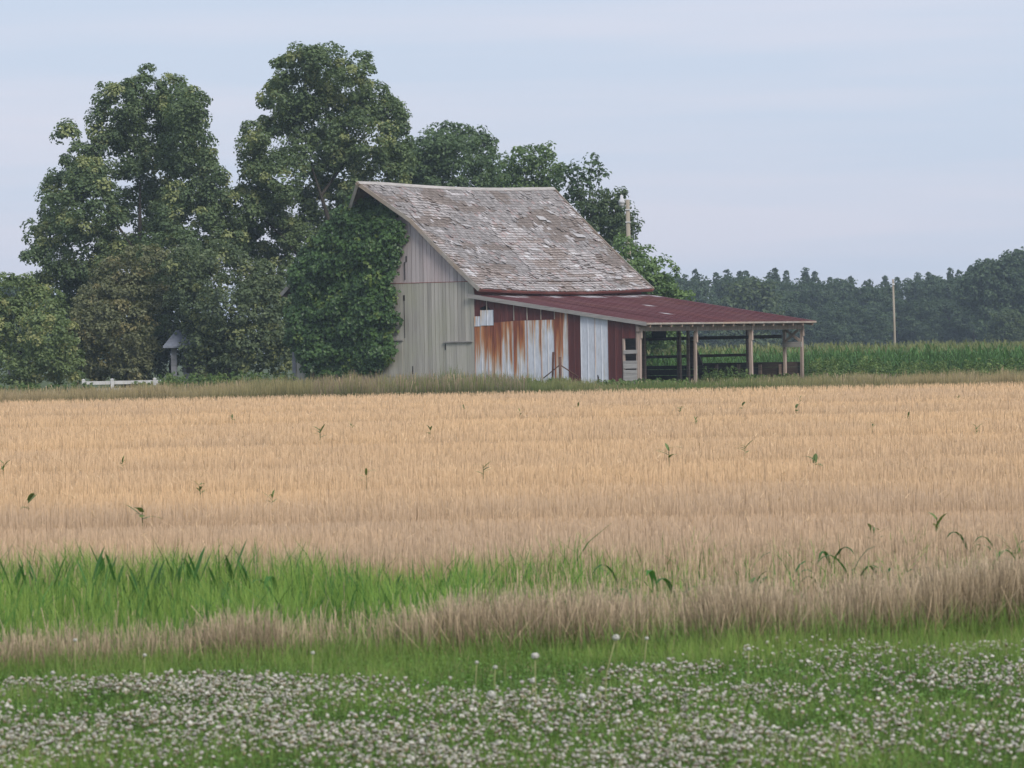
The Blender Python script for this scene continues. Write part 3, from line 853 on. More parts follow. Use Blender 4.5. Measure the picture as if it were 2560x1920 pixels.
tree('shrub', 'light green shrub at the left edge of the yard, left of the white fence', 'shrub',
     [(40, 742, 52, 40), (98, 772, 50, 50), (30, 830, 66, 74), (128, 842, 62, 72), (170, 900, 36, 44), (60, 915, 96, 40), (150, 925, 50, 32), (-40, 800, 60, 90), (14, 700, 22, 16), (75, 715, 16, 22)],
     226, 70, 0.17, 1.4, 0.38, (0.105, 0.161, 0.064), (0.250, 0.315, 0.130), 0.14, 28, 0.6, (0.354, 0.371, 0.161))
tree('shrub', 'dull olive shrub behind the white fence, left of the small grey roof', 'shrub',
     [(362, 648, 48, 30), (300, 695, 60, 44), (255, 745, 60, 44), (340, 740, 76, 56), (225, 820, 50, 66), (305, 830, 80, 74), (350, 880, 40, 46), (250, 905, 76, 44), (330, 915, 50, 40), (420, 650, 30, 30)],
     231, 310, 0.16, 1.4, 0.38, (0.115, 0.130, 0.068), (0.26, 0.275, 0.145), 0.15, 29, 0.6, (0.30, 0.275, 0.14))
tree('shrub', 'large dark blue-green shrub between the small grey roof and the ivy-covered gable', 'shrub',
     [(492, 860, 28, 46), (490, 915, 34, 34), (480, 660, 56, 40), (560, 655, 60, 44), (622, 690, 46, 42), (665, 705, 40, 40), (480, 735, 62, 56), (560, 760, 86, 66), (650, 780, 58, 66), (530, 850, 80, 60), (620, 870, 86, 60), (690, 880, 36, 60), (692, 765, 42, 60), (690, 820, 42, 55), (645, 725, 46, 40), (540, 910, 60, 36), (500, 800, 50, 60)],
     229, 570, 0.17, 1.4, 0.40, (0.072, 0.109, 0.061), (0.185, 0.235, 0.116), 0.18, 30, 0.55, (0.258, 0.291, 0.130))

tree('shrub', 'dark low understory shrub behind the small grey roof', 'shrub',
     [(420, 720, 60, 50), (470, 800, 60, 70), (400, 800, 50, 70), (440, 880, 70, 60), (340, 880, 70, 60), (540, 880, 60, 60), (180, 800, 60, 60), (190, 880, 50, 50)],
     243, 430, 0.2, 1.3, 0.45, (0.029, 0.052, 0.026), (0.072, 0.100, 0.045), 0.16, 31, 0.5)

# distant wood: individual trees, copied from a few grown models
def wood_model(name, label, h, w, seed, pine=False, cA=(0.045, 0.08, 0.042), cB=(0.10, 0.15, 0.075)):
    rng = np.random.default_rng(seed)
    root = empty(name, (0, 0, 0), label=label, cat='tree')
    lob = []
    if pine:
        for k in range(9):
            t = k / 8.0; r = w * 0.5 * (1.0 - 0.75 * t) * (0.8 + 0.4 * rng.random())
            z = h * (0.38 + 0.60 * t)
            for q in range(2 if t < 0.8 else 1):
                a = rng.random() * 6.3; o = r * 0.45 * (1 - t)
                lob.append((math.cos(a) * o, math.sin(a) * o, z, r, r, h * 0.055 * (1.2 - 0.2 * t)))
        lob.append((0, 0, h * 0.97, 0.16, 0.16, 0.8)); lob.append((0.1, 0, h * 0.90, 0.4, 0.4, 0.6))
    else:
        for k in range(15):
            z = h * (0.22 + 0.68 * rng.random()); pr = w * 0.5 * math.sin(math.pi * min(0.97, (z / h) ** 0.8)) + 0.2
            a = rng.random() * 6.3; o = pr * 0.65
            r = w * (0.16 + 0.12 * rng.random())
            lob.append((math.cos(a) * o, math.sin(a) * o, z, r, r, r * 0.85))
        lob.append((0, 0, h * 0.9, w * 0.2, w * 0.2, h * 0.09))
    V, F, C = crown(lob, rng, 0.40 if not pine else 0.36, 1.4, 0.7 if not pine else 0.3, cA, cB, inner=0.55)
    ob('crown', mk('crown', V, F, C), M['leaf'], root)
    m = MB(); m.tube([(0, 0, -0.3), (0.05, 0, h * 0.4), (0, 0, h * 0.93)], [0.22, 0.17, 0.03], 6)
    for k in range(5):
        l = lob[k]; m.tube(limb((0, 0, l[2] * 0.75), l[:3], rng), [0.09, 0.07, 0.06, 0.05, 0.02], 5)
    m.build('trunk', M['bark'], root)
    return root
L_dec = 'broad dark green tree in the front rank of the distant wood'
L_pin = 'pointed dark pine standing up from the skyline of the distant wood'
models = {'d%d' % i: wood_model('broadleaf_tree', L_dec, 11.0, 6.2 + 0.5 * i, 300 + i) for i in range(4)}
models.update({'p%d' % i: wood_model('pine_tree', L_pin, 14.0, 3.6 + 0.4 * i, 320 + i, True, (0.042, 0.072, 0.04), (0.088, 0.128, 0.064)) for i in range(3)})
models['l0'] = wood_model('broadleaf_tree', L_dec, 8.0, 6.0, 340, False, (0.06, 0.095, 0.04), (0.12, 0.16, 0.06))
used = set()
rw = np.random.default_rng(77)
def place(key, px, topy, d, label=None, group=None, hm=None):
    h0 = {'d': 11.0, 'p': 14.3, 'l': 8.0}[key[0]]
    p = at(px, topy, d); gz = -0.6; sc = (p[2] - gz) / h0
    o = models[key] if key not in used else copy_tree(models[key]); used.add(key)
    o.location = (p[0], d, gz); wz = min(1.25, max(0.85, sc)) * (0.92 + 0.2 * rw.random())
    o.scale = (wz, wz, sc); o.rotation_euler = (0, 0, rw.random() * 6.28)
    if label: o['label'] = label
    if group: o['group'] = group
    return o
ORD = 'first second third fourth fifth sixth seventh eighth ninth tenth eleventh twelfth thirteenth fourteenth fifteenth sixteenth seventeenth eighteenth nineteenth twentieth'.split()
def nth(i): return ORD[i] if i < 20 else ('thirtieth' if i == 29 else ('twenty-' + ORD[i - 20] if i < 29 else 'thirty-' + ORD[i - 30]))
gD, gP = 'front rank of the distant wood', 'pines on the skyline of the distant wood'
tops = lambda px: np.interp(px, [1540, 1700, 1850, 2000, 2150, 2300, 2420, 2500, 2600], [690, 685, 682, 680, 700, 688, 676, 655, 645])
for i, px in enumerate(np.arange(1560, 2780, 62)):
    place('d%d' % (i % 4), px + rw.normal() * 10, tops(px) + 55 + 35 * rw.random(), 610 + 25 * rw.random(), 'broad tree in the front rank of the distant wood, %s from the barn' % nth(i), gD)
for i, px in enumerate(np.arange(1590, 2780, 58)):
    place('d%d' % ((i + 1) % 4), px + rw.normal() * 10, tops(px) + 12 + 14 * rw.random(), 655 + 20 * rw.random(), 'broad tree in the second rank of the distant wood, %s from the barn' % nth(i), 'second rank of the distant wood')
for i, px in enumerate(np.arange(1600, 2480, 31)):
    place('p%d' % (i % 3), px + rw.normal() * 9, tops(px) - 8 + 16 * rw.random(), 705 + 30 * rw.random(), 'pointed pine on the skyline of the distant wood, %s from the barn' % nth(i), gP)
place('l0', 1872, 705, 590, 'pale green round tree in front of the distant wood, above the lean-to roof')
place('l0', 2515, 780, 560, 'small pale green tree at the right edge, standing before the distant wood')
for px, ty, wd in ((2462, 662, 'leftmost'), (2535, 640, 'middle one'), (2605, 628, 'rightmost')):
    place('d2', px, ty, 590, 'tall broad tree rising above the pines right of the wood, %s of three' % wd, 'tall trees at the right end of the wood')
for px, ty, dd in ((20, 700, 520), (95, 712, 540), (-50, 690, 530), (170, 740, 560)):
    place('d1', px, ty, dd, 'hazy tree top far behind the left shrub, top at %s height' % {700: 'middle', 712: 'low', 690: 'greatest', 740: 'least'}[ty], 'far trees at the left edge')
for k_, px in enumerate(range(240, 1100, 120)):
    place('d%d' % (px % 4), px, 780 + 25 * rw.random(), 640, 'distant tree glimpsed in gaps between the yard trees, %s from the left' % nth(k_), 'far trees behind the yard')

# ------------------------------------------------------------------ ivy on the gable
ri = np.random.default_rng(41)
poly = np.array([(903, 482), (884, 492), (868, 508), (850, 524), (834, 542), (808, 580), (782, 602), (752, 632), (732, 664), (726, 700), (722, 760), (724, 820), (734, 880), (756, 922), (775, 944), (830, 942), (895, 934), (945, 922), (960, 898), (968, 862), (958, 836),
                 (976, 812), (978, 792), (962, 768), (972, 738), (966, 715), (970, 676), (978, 642), (990, 604), (984, 572), (972, 544), (950, 522), (926, 506)], float)
def inpoly(p, poly):
    r = np.zeros(len(p), bool); j = len(poly) - 1
    for i in range(len(poly)):
        a, b = poly[i], poly[j]
        c = ((a[1] > p[:, 1]) != (b[1] > p[:, 1])) & (p[:, 0] < (b[0] - a[0]) * (p[:, 1] - a[1]) / (b[1] - a[1] + 1e-9) + a[0])
        r ^= c; j = i
    return r
nc = 2300
cp = np.stack([ri.uniform(700, 1025, nc), ri.uniform(465, 955, nc)], 1)
poly[17:, 0] += 9
cp = cp[inpoly(cp, poly)]
ivy_base = G(860, 950)
wp = lambda x, y, z: O3 + AX * x + AY * y + np.array((0, 0, z))
ivy_o = wp(ivy_base[0], -0.3, 0.0)
ivy = empty('ivy_vine', ivy_o, -TH, label='thick dark green ivy climbing the gable wall of the barn', cat='vine')
loc = []
for (px, py) in cp:
    edge = np.min(np.linalg.norm(poly - np.array((px, py)), axis=1))
    xg, zg = G(px, py, -0.5)
    bul = 0.15 + 0.8 * vnoise(np.array([[px / 34.0, py / 26.0]]), 5)[0]
    if px < 800 or True: bul *= min(1.0, 0.45 + edge / 60.0)
    if px > 900 and py < 560: bul *= 0.45
    if xg < XL + 0.3: bul = max(bul, 0.5)
    if px > 985: bul = min(bul, 0.12)
    loc.append((xg, -0.12 - bul * ri.uniform(0.5, 1.15), zg))
loc = np.array(loc); loc[:, 0] -= ivy_base[0]; loc[:, 1] += 0.3
per = 24
q = norm(ri.normal(size=(len(loc), per, 3)) + np.array((0, -0.7, 0.35)))
P = loc[:, None, :] + q * (0.34 * (0.5 + 0.6 * ri.random((len(loc), per, 1)))) * np.array((1, 0.7, 0.75))
P[:, :, 2] -= 0.10 * (P[:, :, 1] - loc[:, None, 1]) ** 2 * 8
N = norm(0.7 * q + np.array((0, -0.45, 0.25)) + 0.35 * ri.normal(size=P.shape))
mx = np.clip(0.55 * ri.random((len(loc), 1, 1)) + 0.45 * ri.random((len(loc), per, 1)), 0, 1)
C = np.array((0.020, 0.050, 0.017)) * (1 - mx) + np.array((0.090, 0.170, 0.045)) * mx
yel = (ri.random((len(loc), 1, 1)) < 0.05); C = np.where(yel, np.array((0.13, 0.19, 0.045)), C)
P = P.reshape(-1, 3); P[:, 2] = np.maximum(P[:, 2], 0.1)
V, F, C = leaf_cloud(P, N.reshape(-1, 3), 0.13 + 0.11 * ri.random(len(P)), C.reshape(-1, 3), ri, 0.85)
ob('foliage', mk('foliage', V, F, C), M['ivy'], ivy)
for k in range(5):
    sx = (k - 2) * 0.8; m = MB()
    m.tube([(sx, 0.05, -0.1), (sx * 1.1 + 0.1, 0.12, 2), (sx * 0.9, 0.14, 4), (sx * 0.5 + 0.3, 0.14, 6.2)], [0.06, 0.05, 0.035, 0.015], 6)
    m.build('stem', M['bark'], ivy)

# ------------------------------------------------------------------ poles, fence, small building, brace
px0 = at(1577, 900, 251)
pole = empty('utility_pole', (px0[0], 251, -0.6), label='pale wooden pole with a hooded yard lamp behind the barn roof', cat='pole')
zt = at(1577, 499, 251)[2] + 0.6
m = MB(); m.tube([(0.02, 0, -0.3), (0.01, 0, zt * 0.5), (-0.03, 0, zt)], [0.145, 0.125, 0.105], 12); m.build('shaft', M['pole'], pole)
lp = at(1554, 503, 251) - np.array((px0[0], 251, -0.6))
m = MB(); m.tube([(-0.1, 0, lp[2] + 0.02), (-0.3, -0.02, lp[2] + 0.16), (lp[0], -0.02, lp[2] + 0.1)], [0.025, 0.025, 0.025], 6); m.build('lamp_arm', M['lamp'], pole)
m = MB(); m.tube([(lp[0], -0.02, lp[2] + 0.34), (lp[0], -0.02, lp[2] + 0.30), (lp[0], -0.02, lp[2] + 0.12), (lp[0], -0.02, lp[2] + 0.02), (lp[0], -0.02, lp[2] - 0.1)], [0.02, 0.07, 0.09, 0.16, 0.2], 12); m.build('lamp_hood', M['lamp'], pole)
m = MB(); m.tube([(lp[0], -0.02, lp[2] - 0.1), (lp[0], -0.02, lp[2] - 0.22), (lp[0], -0.02, lp[2] - 0.3)], [0.16, 0.15, 0.05], 12); m.build('lamp_globe', M['white'], pole)
for z in (zt - 0.55, zt - 1.2):
    MB().box(-0.16, 0.14, -0.15, -0.11, z, z + 0.05).build('bracket', M['lamp'], pole)
px1 = at(2237, 868, 285)
pole2 = empty('utility_pole', (px1[0], 285, -0.6), label='thin bare wooden pole standing in the corn before the distant wood', cat='pole')
z2 = at(2237, 698, 285)[2] + 0.6
m = MB(); m.tube([(0, 0, -0.3), (0, 0, z2 * 0.5), (-0.04, 0, z2)], [0.085, 0.072, 0.06], 10); m.build('shaft', M['pole'], pole2)
MB().box(-0.1, 0.06, -0.09, -0.06, z2 - 0.35, z2 - 0.25).build('insulator_bracket', M['lamp'], pole2)
# wires from the far pole to the yard pole and on to the right
def wire(a, b, dip, lab):
    a = np.array(a); b = np.array(b); n = 14
    P = [a + (b - a) * t - np.array((0, 0, 4 * dip * t * (1 - t))) for t in np.linspace(0, 1, n)]
    m = MB(); m.tube([p - a for p in P], [0.005] * n, 4)
    o = m.build('wire', M['slate'], None, label=lab, cat='wire'); o.location = tuple(a)
wire((px1[0], 284.92, z2 - 0.75), (px0[0] + 0.1, 251, zt - 4.0), 0.9, 'thin wire sagging from the bare pole towards the lamp pole')

# white fence in the left yard
fa, fb = at(205, 957, 221), at(402, 956, 222.5)
fence = empty('white_fence', (fa[0], 221, 0), label='low white rail fence at the foot of the left shrubs', cat='fence')
rel = lambda p: np.array((p[0] - fa[0], p[1] - 221, p[2]))
zf = fa[2]
e = rel(fb)
for za, zb in ((zf - 0.10, zf + 0.06), (zf - 0.42, zf - 0.28)):
    m = MB(); m.beam((0, 0, (za + zb) / 2), (e[0], e[1], (za + zb) / 2), 0.05, zb - za); m.build('rail', M['white'], fence)
for px in (212, 281, 384):
    x = at(px, 955, 221.6)[0] - fa[0]; y = e[1] * x / e[0]
    m = MB(); m.box(x - 0.075, x + 0.075, y - 0.12, y - 0.03, -0.05, zf + 0.12); m.hexa([(x - .09, y - .135, zf + .12), (x + .09, y - .135, zf + .12), (x + .09, y - .015, zf + .12), (x - .09, y - .015, zf + .12), (x - .03, y - .09, zf + .17), (x + .03, y - .09, zf + .17), (x + .03, y - .06, zf + .17), (x - .03, y - .06, zf + .17)])
    m.build('post', M['white'], fence)

# small building half hidden in the shrubs
db = 228.6
bl, br, bt = at(409, 866, db), at(520, 866, db), at(437, 825, db)
hut = empty('small_building', ((bl[0] + br[0]) / 2, db, 0), label='small grey-roofed outbuilding half hidden in the dark shrubs', cat='building')
cx = hut.location.x
xl, xr = bl[0] - cx, br[0] - cx; ze_, zt_ = bl[2], bt[2]; xk = bt[0] - cx
V = [(xl, -0.5, ze_), (xr, -0.5, ze_), (xr, 2.5, ze_), (xl, 2.5, ze_), (xk, 0.7, zt_), (xr - (xk - xl), 0.7, zt_)]
V += [(a, b, c - 0.08) for a, b, c in V[:4]]
me = bpy.data.meshes.new('roof'); me.from_pydata(V, [], [(0, 1, 5, 4), (1, 2, 5), (2, 3, 4, 5), (3, 0, 4), (6, 7, 1, 0), (7, 8, 2, 1), (8, 9, 3, 2), (9, 6, 0, 3), (9, 8, 7, 6)]); ob('roof', me, M['slate'], hut)
MB().box(xl + 0.35, xl + 0.62, -0.1, 0.15, -0.1, ze_ - 0.08).build('porch_post', M['siding'], hut)
MB().box(xl + 0.9, xr - 0.1, 0.3, 2.3, -0.1, ze_ - 0.08).build('wall', M['siding'], hut)
MB().box(xl + 1.05, xl + 1.3, 0.26, 0.298, 0.9, ze_ - 0.4).build('window', M['dark_wood'], hut)

# rusty corner brace standing in the weeds
d3 = 203.0
c3 = at(1400, 930, d3)
brace = empty('fence_brace', (c3[0], d3, 0), label='rusty pipe corner post with two slanting braces before the metal wall', cat='fence post')
pz = lambda px, py: (at(px, py, d3)[0] - c3[0], 0, at(px, py, d3)[2])
MB().tube([(0.0, 0, -0.1), pz(1400, 892)], [0.06, 0.06], 8).build('post', M['rust'], brace)
p = pz(1400, 912)
MB().tube([p, (pz(1358, 946)[0], 0.1, pz(1358, 946)[2])], [0.026, 0.026], 6).build('brace', M['rust'], brace)
MB().tube([p, (pz(1446, 942)[0], 0.1, pz(1446, 942)[2])], [0.026, 0.026], 6).build('brace', M['rust'], brace)
q = pz(1382, 880); MB().beam((q[0] - 0.05, 0.35, -0.1), (q[0] + 0.02, 0.35, q[2]), 0.09, 0.06, (0, 1, 0)).build('leaning_stake', M['rust'], brace)

# ------------------------------------------------------------------ blades: grasses, stubble
def blades(P, h, w, rng, lean=0.15, segs=2, cb=None, ct=None, facing=None, curve=0.0, tip=0.15):
    """ribbons growing from points P; colours go from cb (base) to ct (tip)"""
    n = len(P)
    a = rng.random(n) * 2 * math.pi if facing is None else facing
    side = np.stack([np.cos(a), np.sin(a), np.zeros(n)], 1)
    la = rng.random(n) * 2 * math.pi; lm = np.abs(rng.normal(size=n)) * lean * h
    ld = np.stack([np.cos(la) * lm, np.sin(la) * lm, np.zeros(n)], 1)
    Vs, Cs = [], []
    for k in range(segs + 1):
        t = k / segs
        c = P + ld * (t ** (1 + curve))[..., None] if np.ndim(t) else P + ld * t ** (1 + curve)
        c = c + np.array((0, 0, 1.0)) * (h * t * (1 - curve * 0.12 * t))[:, None]
        ww = w * (1 - (1 - tip) * t ** 1.5) / 2
        Vs += [c - side * ww[:, None], c + side * ww[:, None]]
        col = cb * (1 - t) + ct * t
        Cs += [col, col]
    V = np.stack(Vs, 1).reshape(-1, 3); C = np.stack(Cs, 1).reshape(-1, 3)
    m = 2 * (segs + 1); k0 = np.arange(n)[:, None] * m
    F = np.vstack([k0 + np.array([2 * s, 2 * s + 1, 2 * s + 3, 2 * s + 2]) for s in range(segs)])
    return V, F, C

class Acc:
    def __init__(self): self.V = []; self.F = []; self.C = []; self.n = 0
    def add(self, v, f, c): self.V.append(v); self.F.append(f + self.n); self.C.append(c); self.n += len(v)
    def build(self, name, mat, **kw):
        return ob(name, mk(name, np.vstack(self.V), np.vstack(self.F), np.vstack(self.C)), mat, kind='stuff', **kw)

def scatter(n, y0, y1, rng, power=1.0, margin=1.12, pad=1.0, side=0.2, reach=4.0):
    """points on the ground inside the widened view, thinned towards the distance"""
    u = rng.random(n)
    y = y0 * (y1 / y0) ** u if power == 2 else (np.sqrt(y0 ** 2 + (y1 ** 2 - y0 ** 2) * u) if power == 1 else y0 + (y1 - y0) * u)
    hw = y * 1280 / FPX * margin + pad
    x = (rng.random(n) * 2 - 1) * hw
    m = rng.random(n) < side                                     # the field goes on beyond the frame, a little thinner
    x = np.where(m, np.sign(x) * (hw + rng.random(n) * reach), x)
    return np.stack([x, y, ground_z(x, y)], 1)

def spread(n, rng, core=4.3, far=8.0, frac=0.24):
    x = rng.uniform(-core, core, n); m = rng.random(n) < frac
    return np.where(m, np.sign(x) * (core + (far - core) * rng.random(n)), x)
def outside(P): return np.where(np.abs(P[:, 0]) > P[:, 1] * 0.12 + 1.0, 1.7, 1.0)

def jit(base, n, rng, a=0.25): return np.array(base)[None] * (1 - a + 2 * a * rng.random((n, 1)))

# ---- wheat stubble: thins with distance, stems wider there
r = np.random.default_rng(101)
acc = Acc()
n = 410000
P = scatter(n, 36.0, 190.0, r, 2, 1.12, 1.0, 0.2, 9.0)
P = P[P[:, 1] < edge_y(P[:, 0]) - 0.3 * r.random(len(P))]
sel = P[:, 1] > 39.0 + 0.31 * np.clip(P[:, 0], -4, 4); P = P[sel]
P[:, 1] = np.where(r.random(len(P)) < 0.6, np.round(P[:, 1] / 0.38) * 0.38 + r.normal(size=len(P)) * 0.06, P[:, 1])   # drill rows
# wheel marks lower the straw
band = fbm(np.stack([P[:, 0] * 0.05, P[:, 1] * 0.30], 1), 201)
patch = fbm(np.stack([P[:, 0] * 0.35, P[:, 1] * 0.12], 1), 205)
tram = np.zeros(len(P))
for yc, wd in ((49.5, 2.2), (61, .9), (73, 1.4), (90, 3.0), (118, 3.5), (140, 3.0)):
    wob = yc + 0.03 * P[:, 0] + 0.8 * (vnoise(np.stack([P[:, 0] * 0.2, np.full(len(P), yc)], 1), 207) - 0.5)
    tram = np.maximum(tram, np.clip(1.2 - np.abs(P[:, 1] - wob) / wd, 0, 1) * (vnoise(np.stack([P[:, 0] * 0.12, np.full(len(P), yc * 3.3)], 1), 208) > 0.25))
h = (0.14 + 0.09 * r.random(len(P)) + 0.06 * (band - 0.5)) * (1 - 0.45 * tram)
w = outside(P) * 0.0035 * (P[:, 1] / 36.0) ** 0.85 * (0.8 + 0.6 * r.random(len(P)))
far = np.clip((P[:, 1] - 42) / 26 + 1.1 * (fbm(np.stack([P[:, 0] * 0.22, P[:, 1] * 0.16], 1), 221) - 0.5), 0, 1)[:, None]
gold_b, gold_t = np.array((0.54, 0.375, 0.22)), np.array((0.74, 0.53, 0.335))
grey_b, grey_t = np.array((0.40, 0.29, 0.195)), np.array((0.57, 0.435, 0.32))
g = np.clip(far * 0.8 + (patch[:, None] - 0.5) * 1.1, 0, 1)
jt = 0.90 + 0.20 * r.random((len(P), 1))
orange_b, orange_t = np.array((0.50, 0.30, 0.14)), np.array((0.64, 0.42, 0.235)); tr_ = (0.4 * tram * np.clip(2.6 * (fbm(np.stack([P[:, 0] * 0.3, P[:, 1] * 0.25], 1), 223) - 0.3), 0, 1))[:, None]
b0 = (grey_b * (1 - g) + gold_b * g) * (1 - tr_) + orange_b * tr_; t0 = (grey_t * (1 - g) + gold_t * g) * (1 - tr_) + orange_t * tr_
acc.add(*blades(P, h, w, r, 0.07, 1, b0 * jt, t0 * jt, None, 0, 0.6))
# loose straw lying on the stubble
n = 7000
P = scatter(n, 41.0, 178.0, r, 2); P = P[P[:, 1] < edge_y(P[:, 0]) - 0.5]; P[:, 2] += 0.16 + 0.1 * r.random(len(P))
c = jit((0.66, 0.49, 0.31), len(P), r); acc.add(*blades(P, np.full(len(P), 0.05), 0.004 * P[:, 1] / 36, r, 1.4, 1, c, c, None, 0, 0.8))
acc.build('wheat_stubble', M['straw'], label='harvested golden wheat stubble covering the wide field', cat='stubble')

# ---- near stubble row with green undergrowth, and stubble mixed into the green strip
acc = Acc()
def front_y(x): return 29.2 + 0.31 * np.clip(np.asarray(x), -4, 4) + 0.5 * (vnoise(np.stack([np.asarray(x) * 0.6, np.zeros(len(x))], 1), 301) - 0.5)
n = 32000
x = spread(n, r); y = front_y(x) + np.abs(r.normal(size=n)) * 0.55
cl = fbm(np.stack([x * 3.0, y * 2.0], 1), 303)
dens = np.clip(0.85 + 0.1 * (x + 3.2) / 2.5, 0.8, 1.0) * np.clip((cl - 0.30) * 3.2, 0.12, 1); keep = r.random(n) < dens; x, y, cl = x[keep], y[keep], cl[keep]; n = len(x)
P = np.stack([x, y, np.zeros(n)], 1)
h = np.clip(np.interp(x, [-3.1, -1.5, 0.0, 1.5, 3.1], [0.19, 0.25, 0.30, 0.35, 0.41]) * (0.5 + 0.85 * cl) + 0.05 * r.normal(size=n), 0.06, 0.55)
cb = jit((0.18, 0.155, 0.085), n, r); ct = jit((0.46, 0.365, 0.265), n, r, 0.5)
acc.add(*blades(P, h, 0.0040 * (0.6 + 0.8 * r.random(n)), r, 0.26, 1, cb, ct, None, 0, 0.7))
k = r.random(n) < 0.06                                      # broken straws leaning out
acc.add(*blades(P[k] - np.array((0, 0.15, 0)), h[k] * 0.8, np.full(k.sum(), 0.0045), r, 0.9, 1, jit((0.3, 0.22, 0.13), k.sum(), r), jit((0.58, 0.45, 0.31), k.sum(), r, 0.3), None, 0, 0.8))
n = 15000                                                    # stubble through and behind the green strip, thicker to the right
n = 46000
x = spread(n, r, 5.0, 9.0, 0.2); yq = r.uniform(29.8, 39.8, n); y = yq + 0.31 * np.clip(x, -4, 4)
keep = (yq > 29.8) & (yq < 39.8) & (r.random(n) < np.clip(0.02 + np.clip((yq - 36.4) / 1.8, 0, 1) + np.clip((x + 0.5) / 2.8, 0, 0.9), 0, 1))
x, y = x[keep], y[keep]; n = len(x)
P = np.stack([x, y, np.zeros(n)], 1)
acc.add(*blades(P, np.clip(0.28 + 0.05 * r.normal(size=n), 0.1, 0.5), 0.0050 * (0.7 + 0.6 * r.random(n)), r, 0.14, 1, jit((0.24, 0.18, 0.105), n, r), jit((0.53, 0.40, 0.285), n, r, 0.32), None, 0, 0.7))
acc.build('near_stubble', M['straw'], label='greyish brown stubble row along the near edge of the field', cat='stubble')

# ---- bright green grass strip and green undergrowth of the near row
acc = Acc()
n = 100000
x = spread(n, r, 5.0, 9.0, 0.2); yq = r.uniform(29.7, 38.6, n); y = yq + 0.31 * np.clip(x, -4, 4)
a = fbm(np.stack([x * 0.9, y * 0.7], 1), 401); b = fbm(np.stack([x * 2.6, y * 1.6], 1), 405)
dens = np.interp(x, [-3.5, -1.0, 0.5, 1.8, 3.2], [0.9, 0.9, 0.75, 0.5, 0.28]) * np.clip((b - 0.22) * 2.6, 0.1, 1) * np.clip(1.25 - np.clip(yq - 34.5, 0, 9) / 3.6 * np.clip((x + 4.5) / 3.0, 0.45, 1.25), 0, 1)
keep = r.random(n) < dens; x, y, a, b = x[keep], y[keep], a[keep], b[keep]; n = len(x)
P = np.stack([x, y, np.zeros(n)], 1)
h = np.clip((0.35 - 0.038 * np.clip(x + 1.8, 0, 9)) * (0.15 + 1.45 * b) + 0.06 * r.normal(size=n), 0.05, 0.52)
mixg = np.clip(0.55 * a[:, None] + 0.55 * r.random((n, 1)), 0, 1)
ct = np.array((0.15, 0.31, 0.055)) * (1 - mixg) + np.array((0.40, 0.50, 0.14)) * mixg
acc.add(*blades(P, h, 0.0065 * (0.5 + 0.9 * r.random(n)), r, 0.25, 2, jit((0.085, 0.20, 0.042), n, r), ct * (0.65 + 0.6 * r.random((n, 1))), None, 0.7, 0.12))
n2 = 1500
x2 = r.uniform(-0.6, 4.2, n2); yq2 = r.uniform(30.8, 39.5, n2); c2 = fbm(np.stack([x2 * 2.2, yq2 * 1.0], 1), 409) > 0.5
x2, yq2 = x2[c2], yq2[c2]; n2 = len(x2); P2 = np.stack([x2, yq2 + 0.31 * np.clip(x2, -4, 4), np.zeros(n2)], 1)
acc.add(*blades(P2, 0.26 + 0.2 * r.random(n2), 0.013 * (0.7 + 0.7 * r.random(n2)), r, 0.5, 2, jit((0.07, 0.16, 0.04), n2, r), jit((0.16, 0.30, 0.07), n2, r, 0.4), None, 1.0, 0.1))
k = r.random(n) < 0.10                                      # broad coarse blades, darker
acc.add(*blades(P[k], h[k] * 1.12, 0.017 * (0.7 + 0.6 * r.random(k.sum())), r, 0.35, 3, jit((0.04, 0.115, 0.03), k.sum(), r), jit((0.085, 0.21, 0.05), k.sum(), r, 0.35), None, 1.0, 0.08))
n = 27000
x = spread(n, r); y = front_y(x) - 0.25 + np.abs(r.normal(size=n)) * 0.7
P = np.stack([x, y, np.zeros(n)], 1)
h = np.clip((0.12 + 0.07 * r.normal(size=n)) * (1.1 + 0.08 * x), 0.03, 0.34)
acc.add(*blades(P, h, 0.006 * (0.6 + 0.8 * r.random(n)), r, 0.35, 2, jit((0.065, 0.125, 0.035), n, r), jit((0.21, 0.32, 0.085), n, r, 0.4), None, 0.8, 0.12))
acc.build('green_grass', M['grass'], label='bright green grass strip between the stubble rows', cat='grass')

# ---- foreground: lawn with clover
acc = Acc()
n = 150000
P = scatter(n, 19.5, 31.0, r, 1, 1.1, 0.4, 0.24, 3.5); P = P[P[:, 1] < 29.6 + 0.31 * np.clip(P[:, 0], -4, 4)]; n = len(P)
h = np.clip(0.065 + 0.03 * r.normal(size=n), 0.015, 0.17) * (1 + 0.5 * (P[:, 1] > 27))
mixg = r.random((n, 1))
pt = fbm(np.stack([P[:, 0] * 1.4, P[:, 1] * 1.0], 1), 431)[:, None]; mixg = np.clip(0.6 * mixg + 1.2 * (pt - 0.35), 0, 1)
ct = (np.array((0.11, 0.23, 0.045)) * (1 - mixg) + np.array((0.30, 0.40, 0.105)) * mixg) * (0.55 + 0.9 * pt)
h = h * (0.5 + 1.1 * pt[:, 0])
str_ = (r.random(n) < 0.05)[:, None]; ct = np.where(str_, np.array((0.42, 0.34, 0.2)), ct)
acc.add(*blades(P, h, outside(P) * 0.0045 * (0.6 + 0.8 * r.random(n)), r, 0.35, 1, jit((0.055, 0.115, 0.03), n, r), ct, None, 0.9, 0.15))
n = 26000                                                    # taller blades and seed stalks standing through the clover
P = scatter(n, 19.5, 29.6, r, 1, 1.1, 0.4, 0.18, 3.5); P = P[fbm(np.stack([P[:, 0] * 1.8, P[:, 1] * 1.2], 1), 437) > 0.44]; n = len(P)
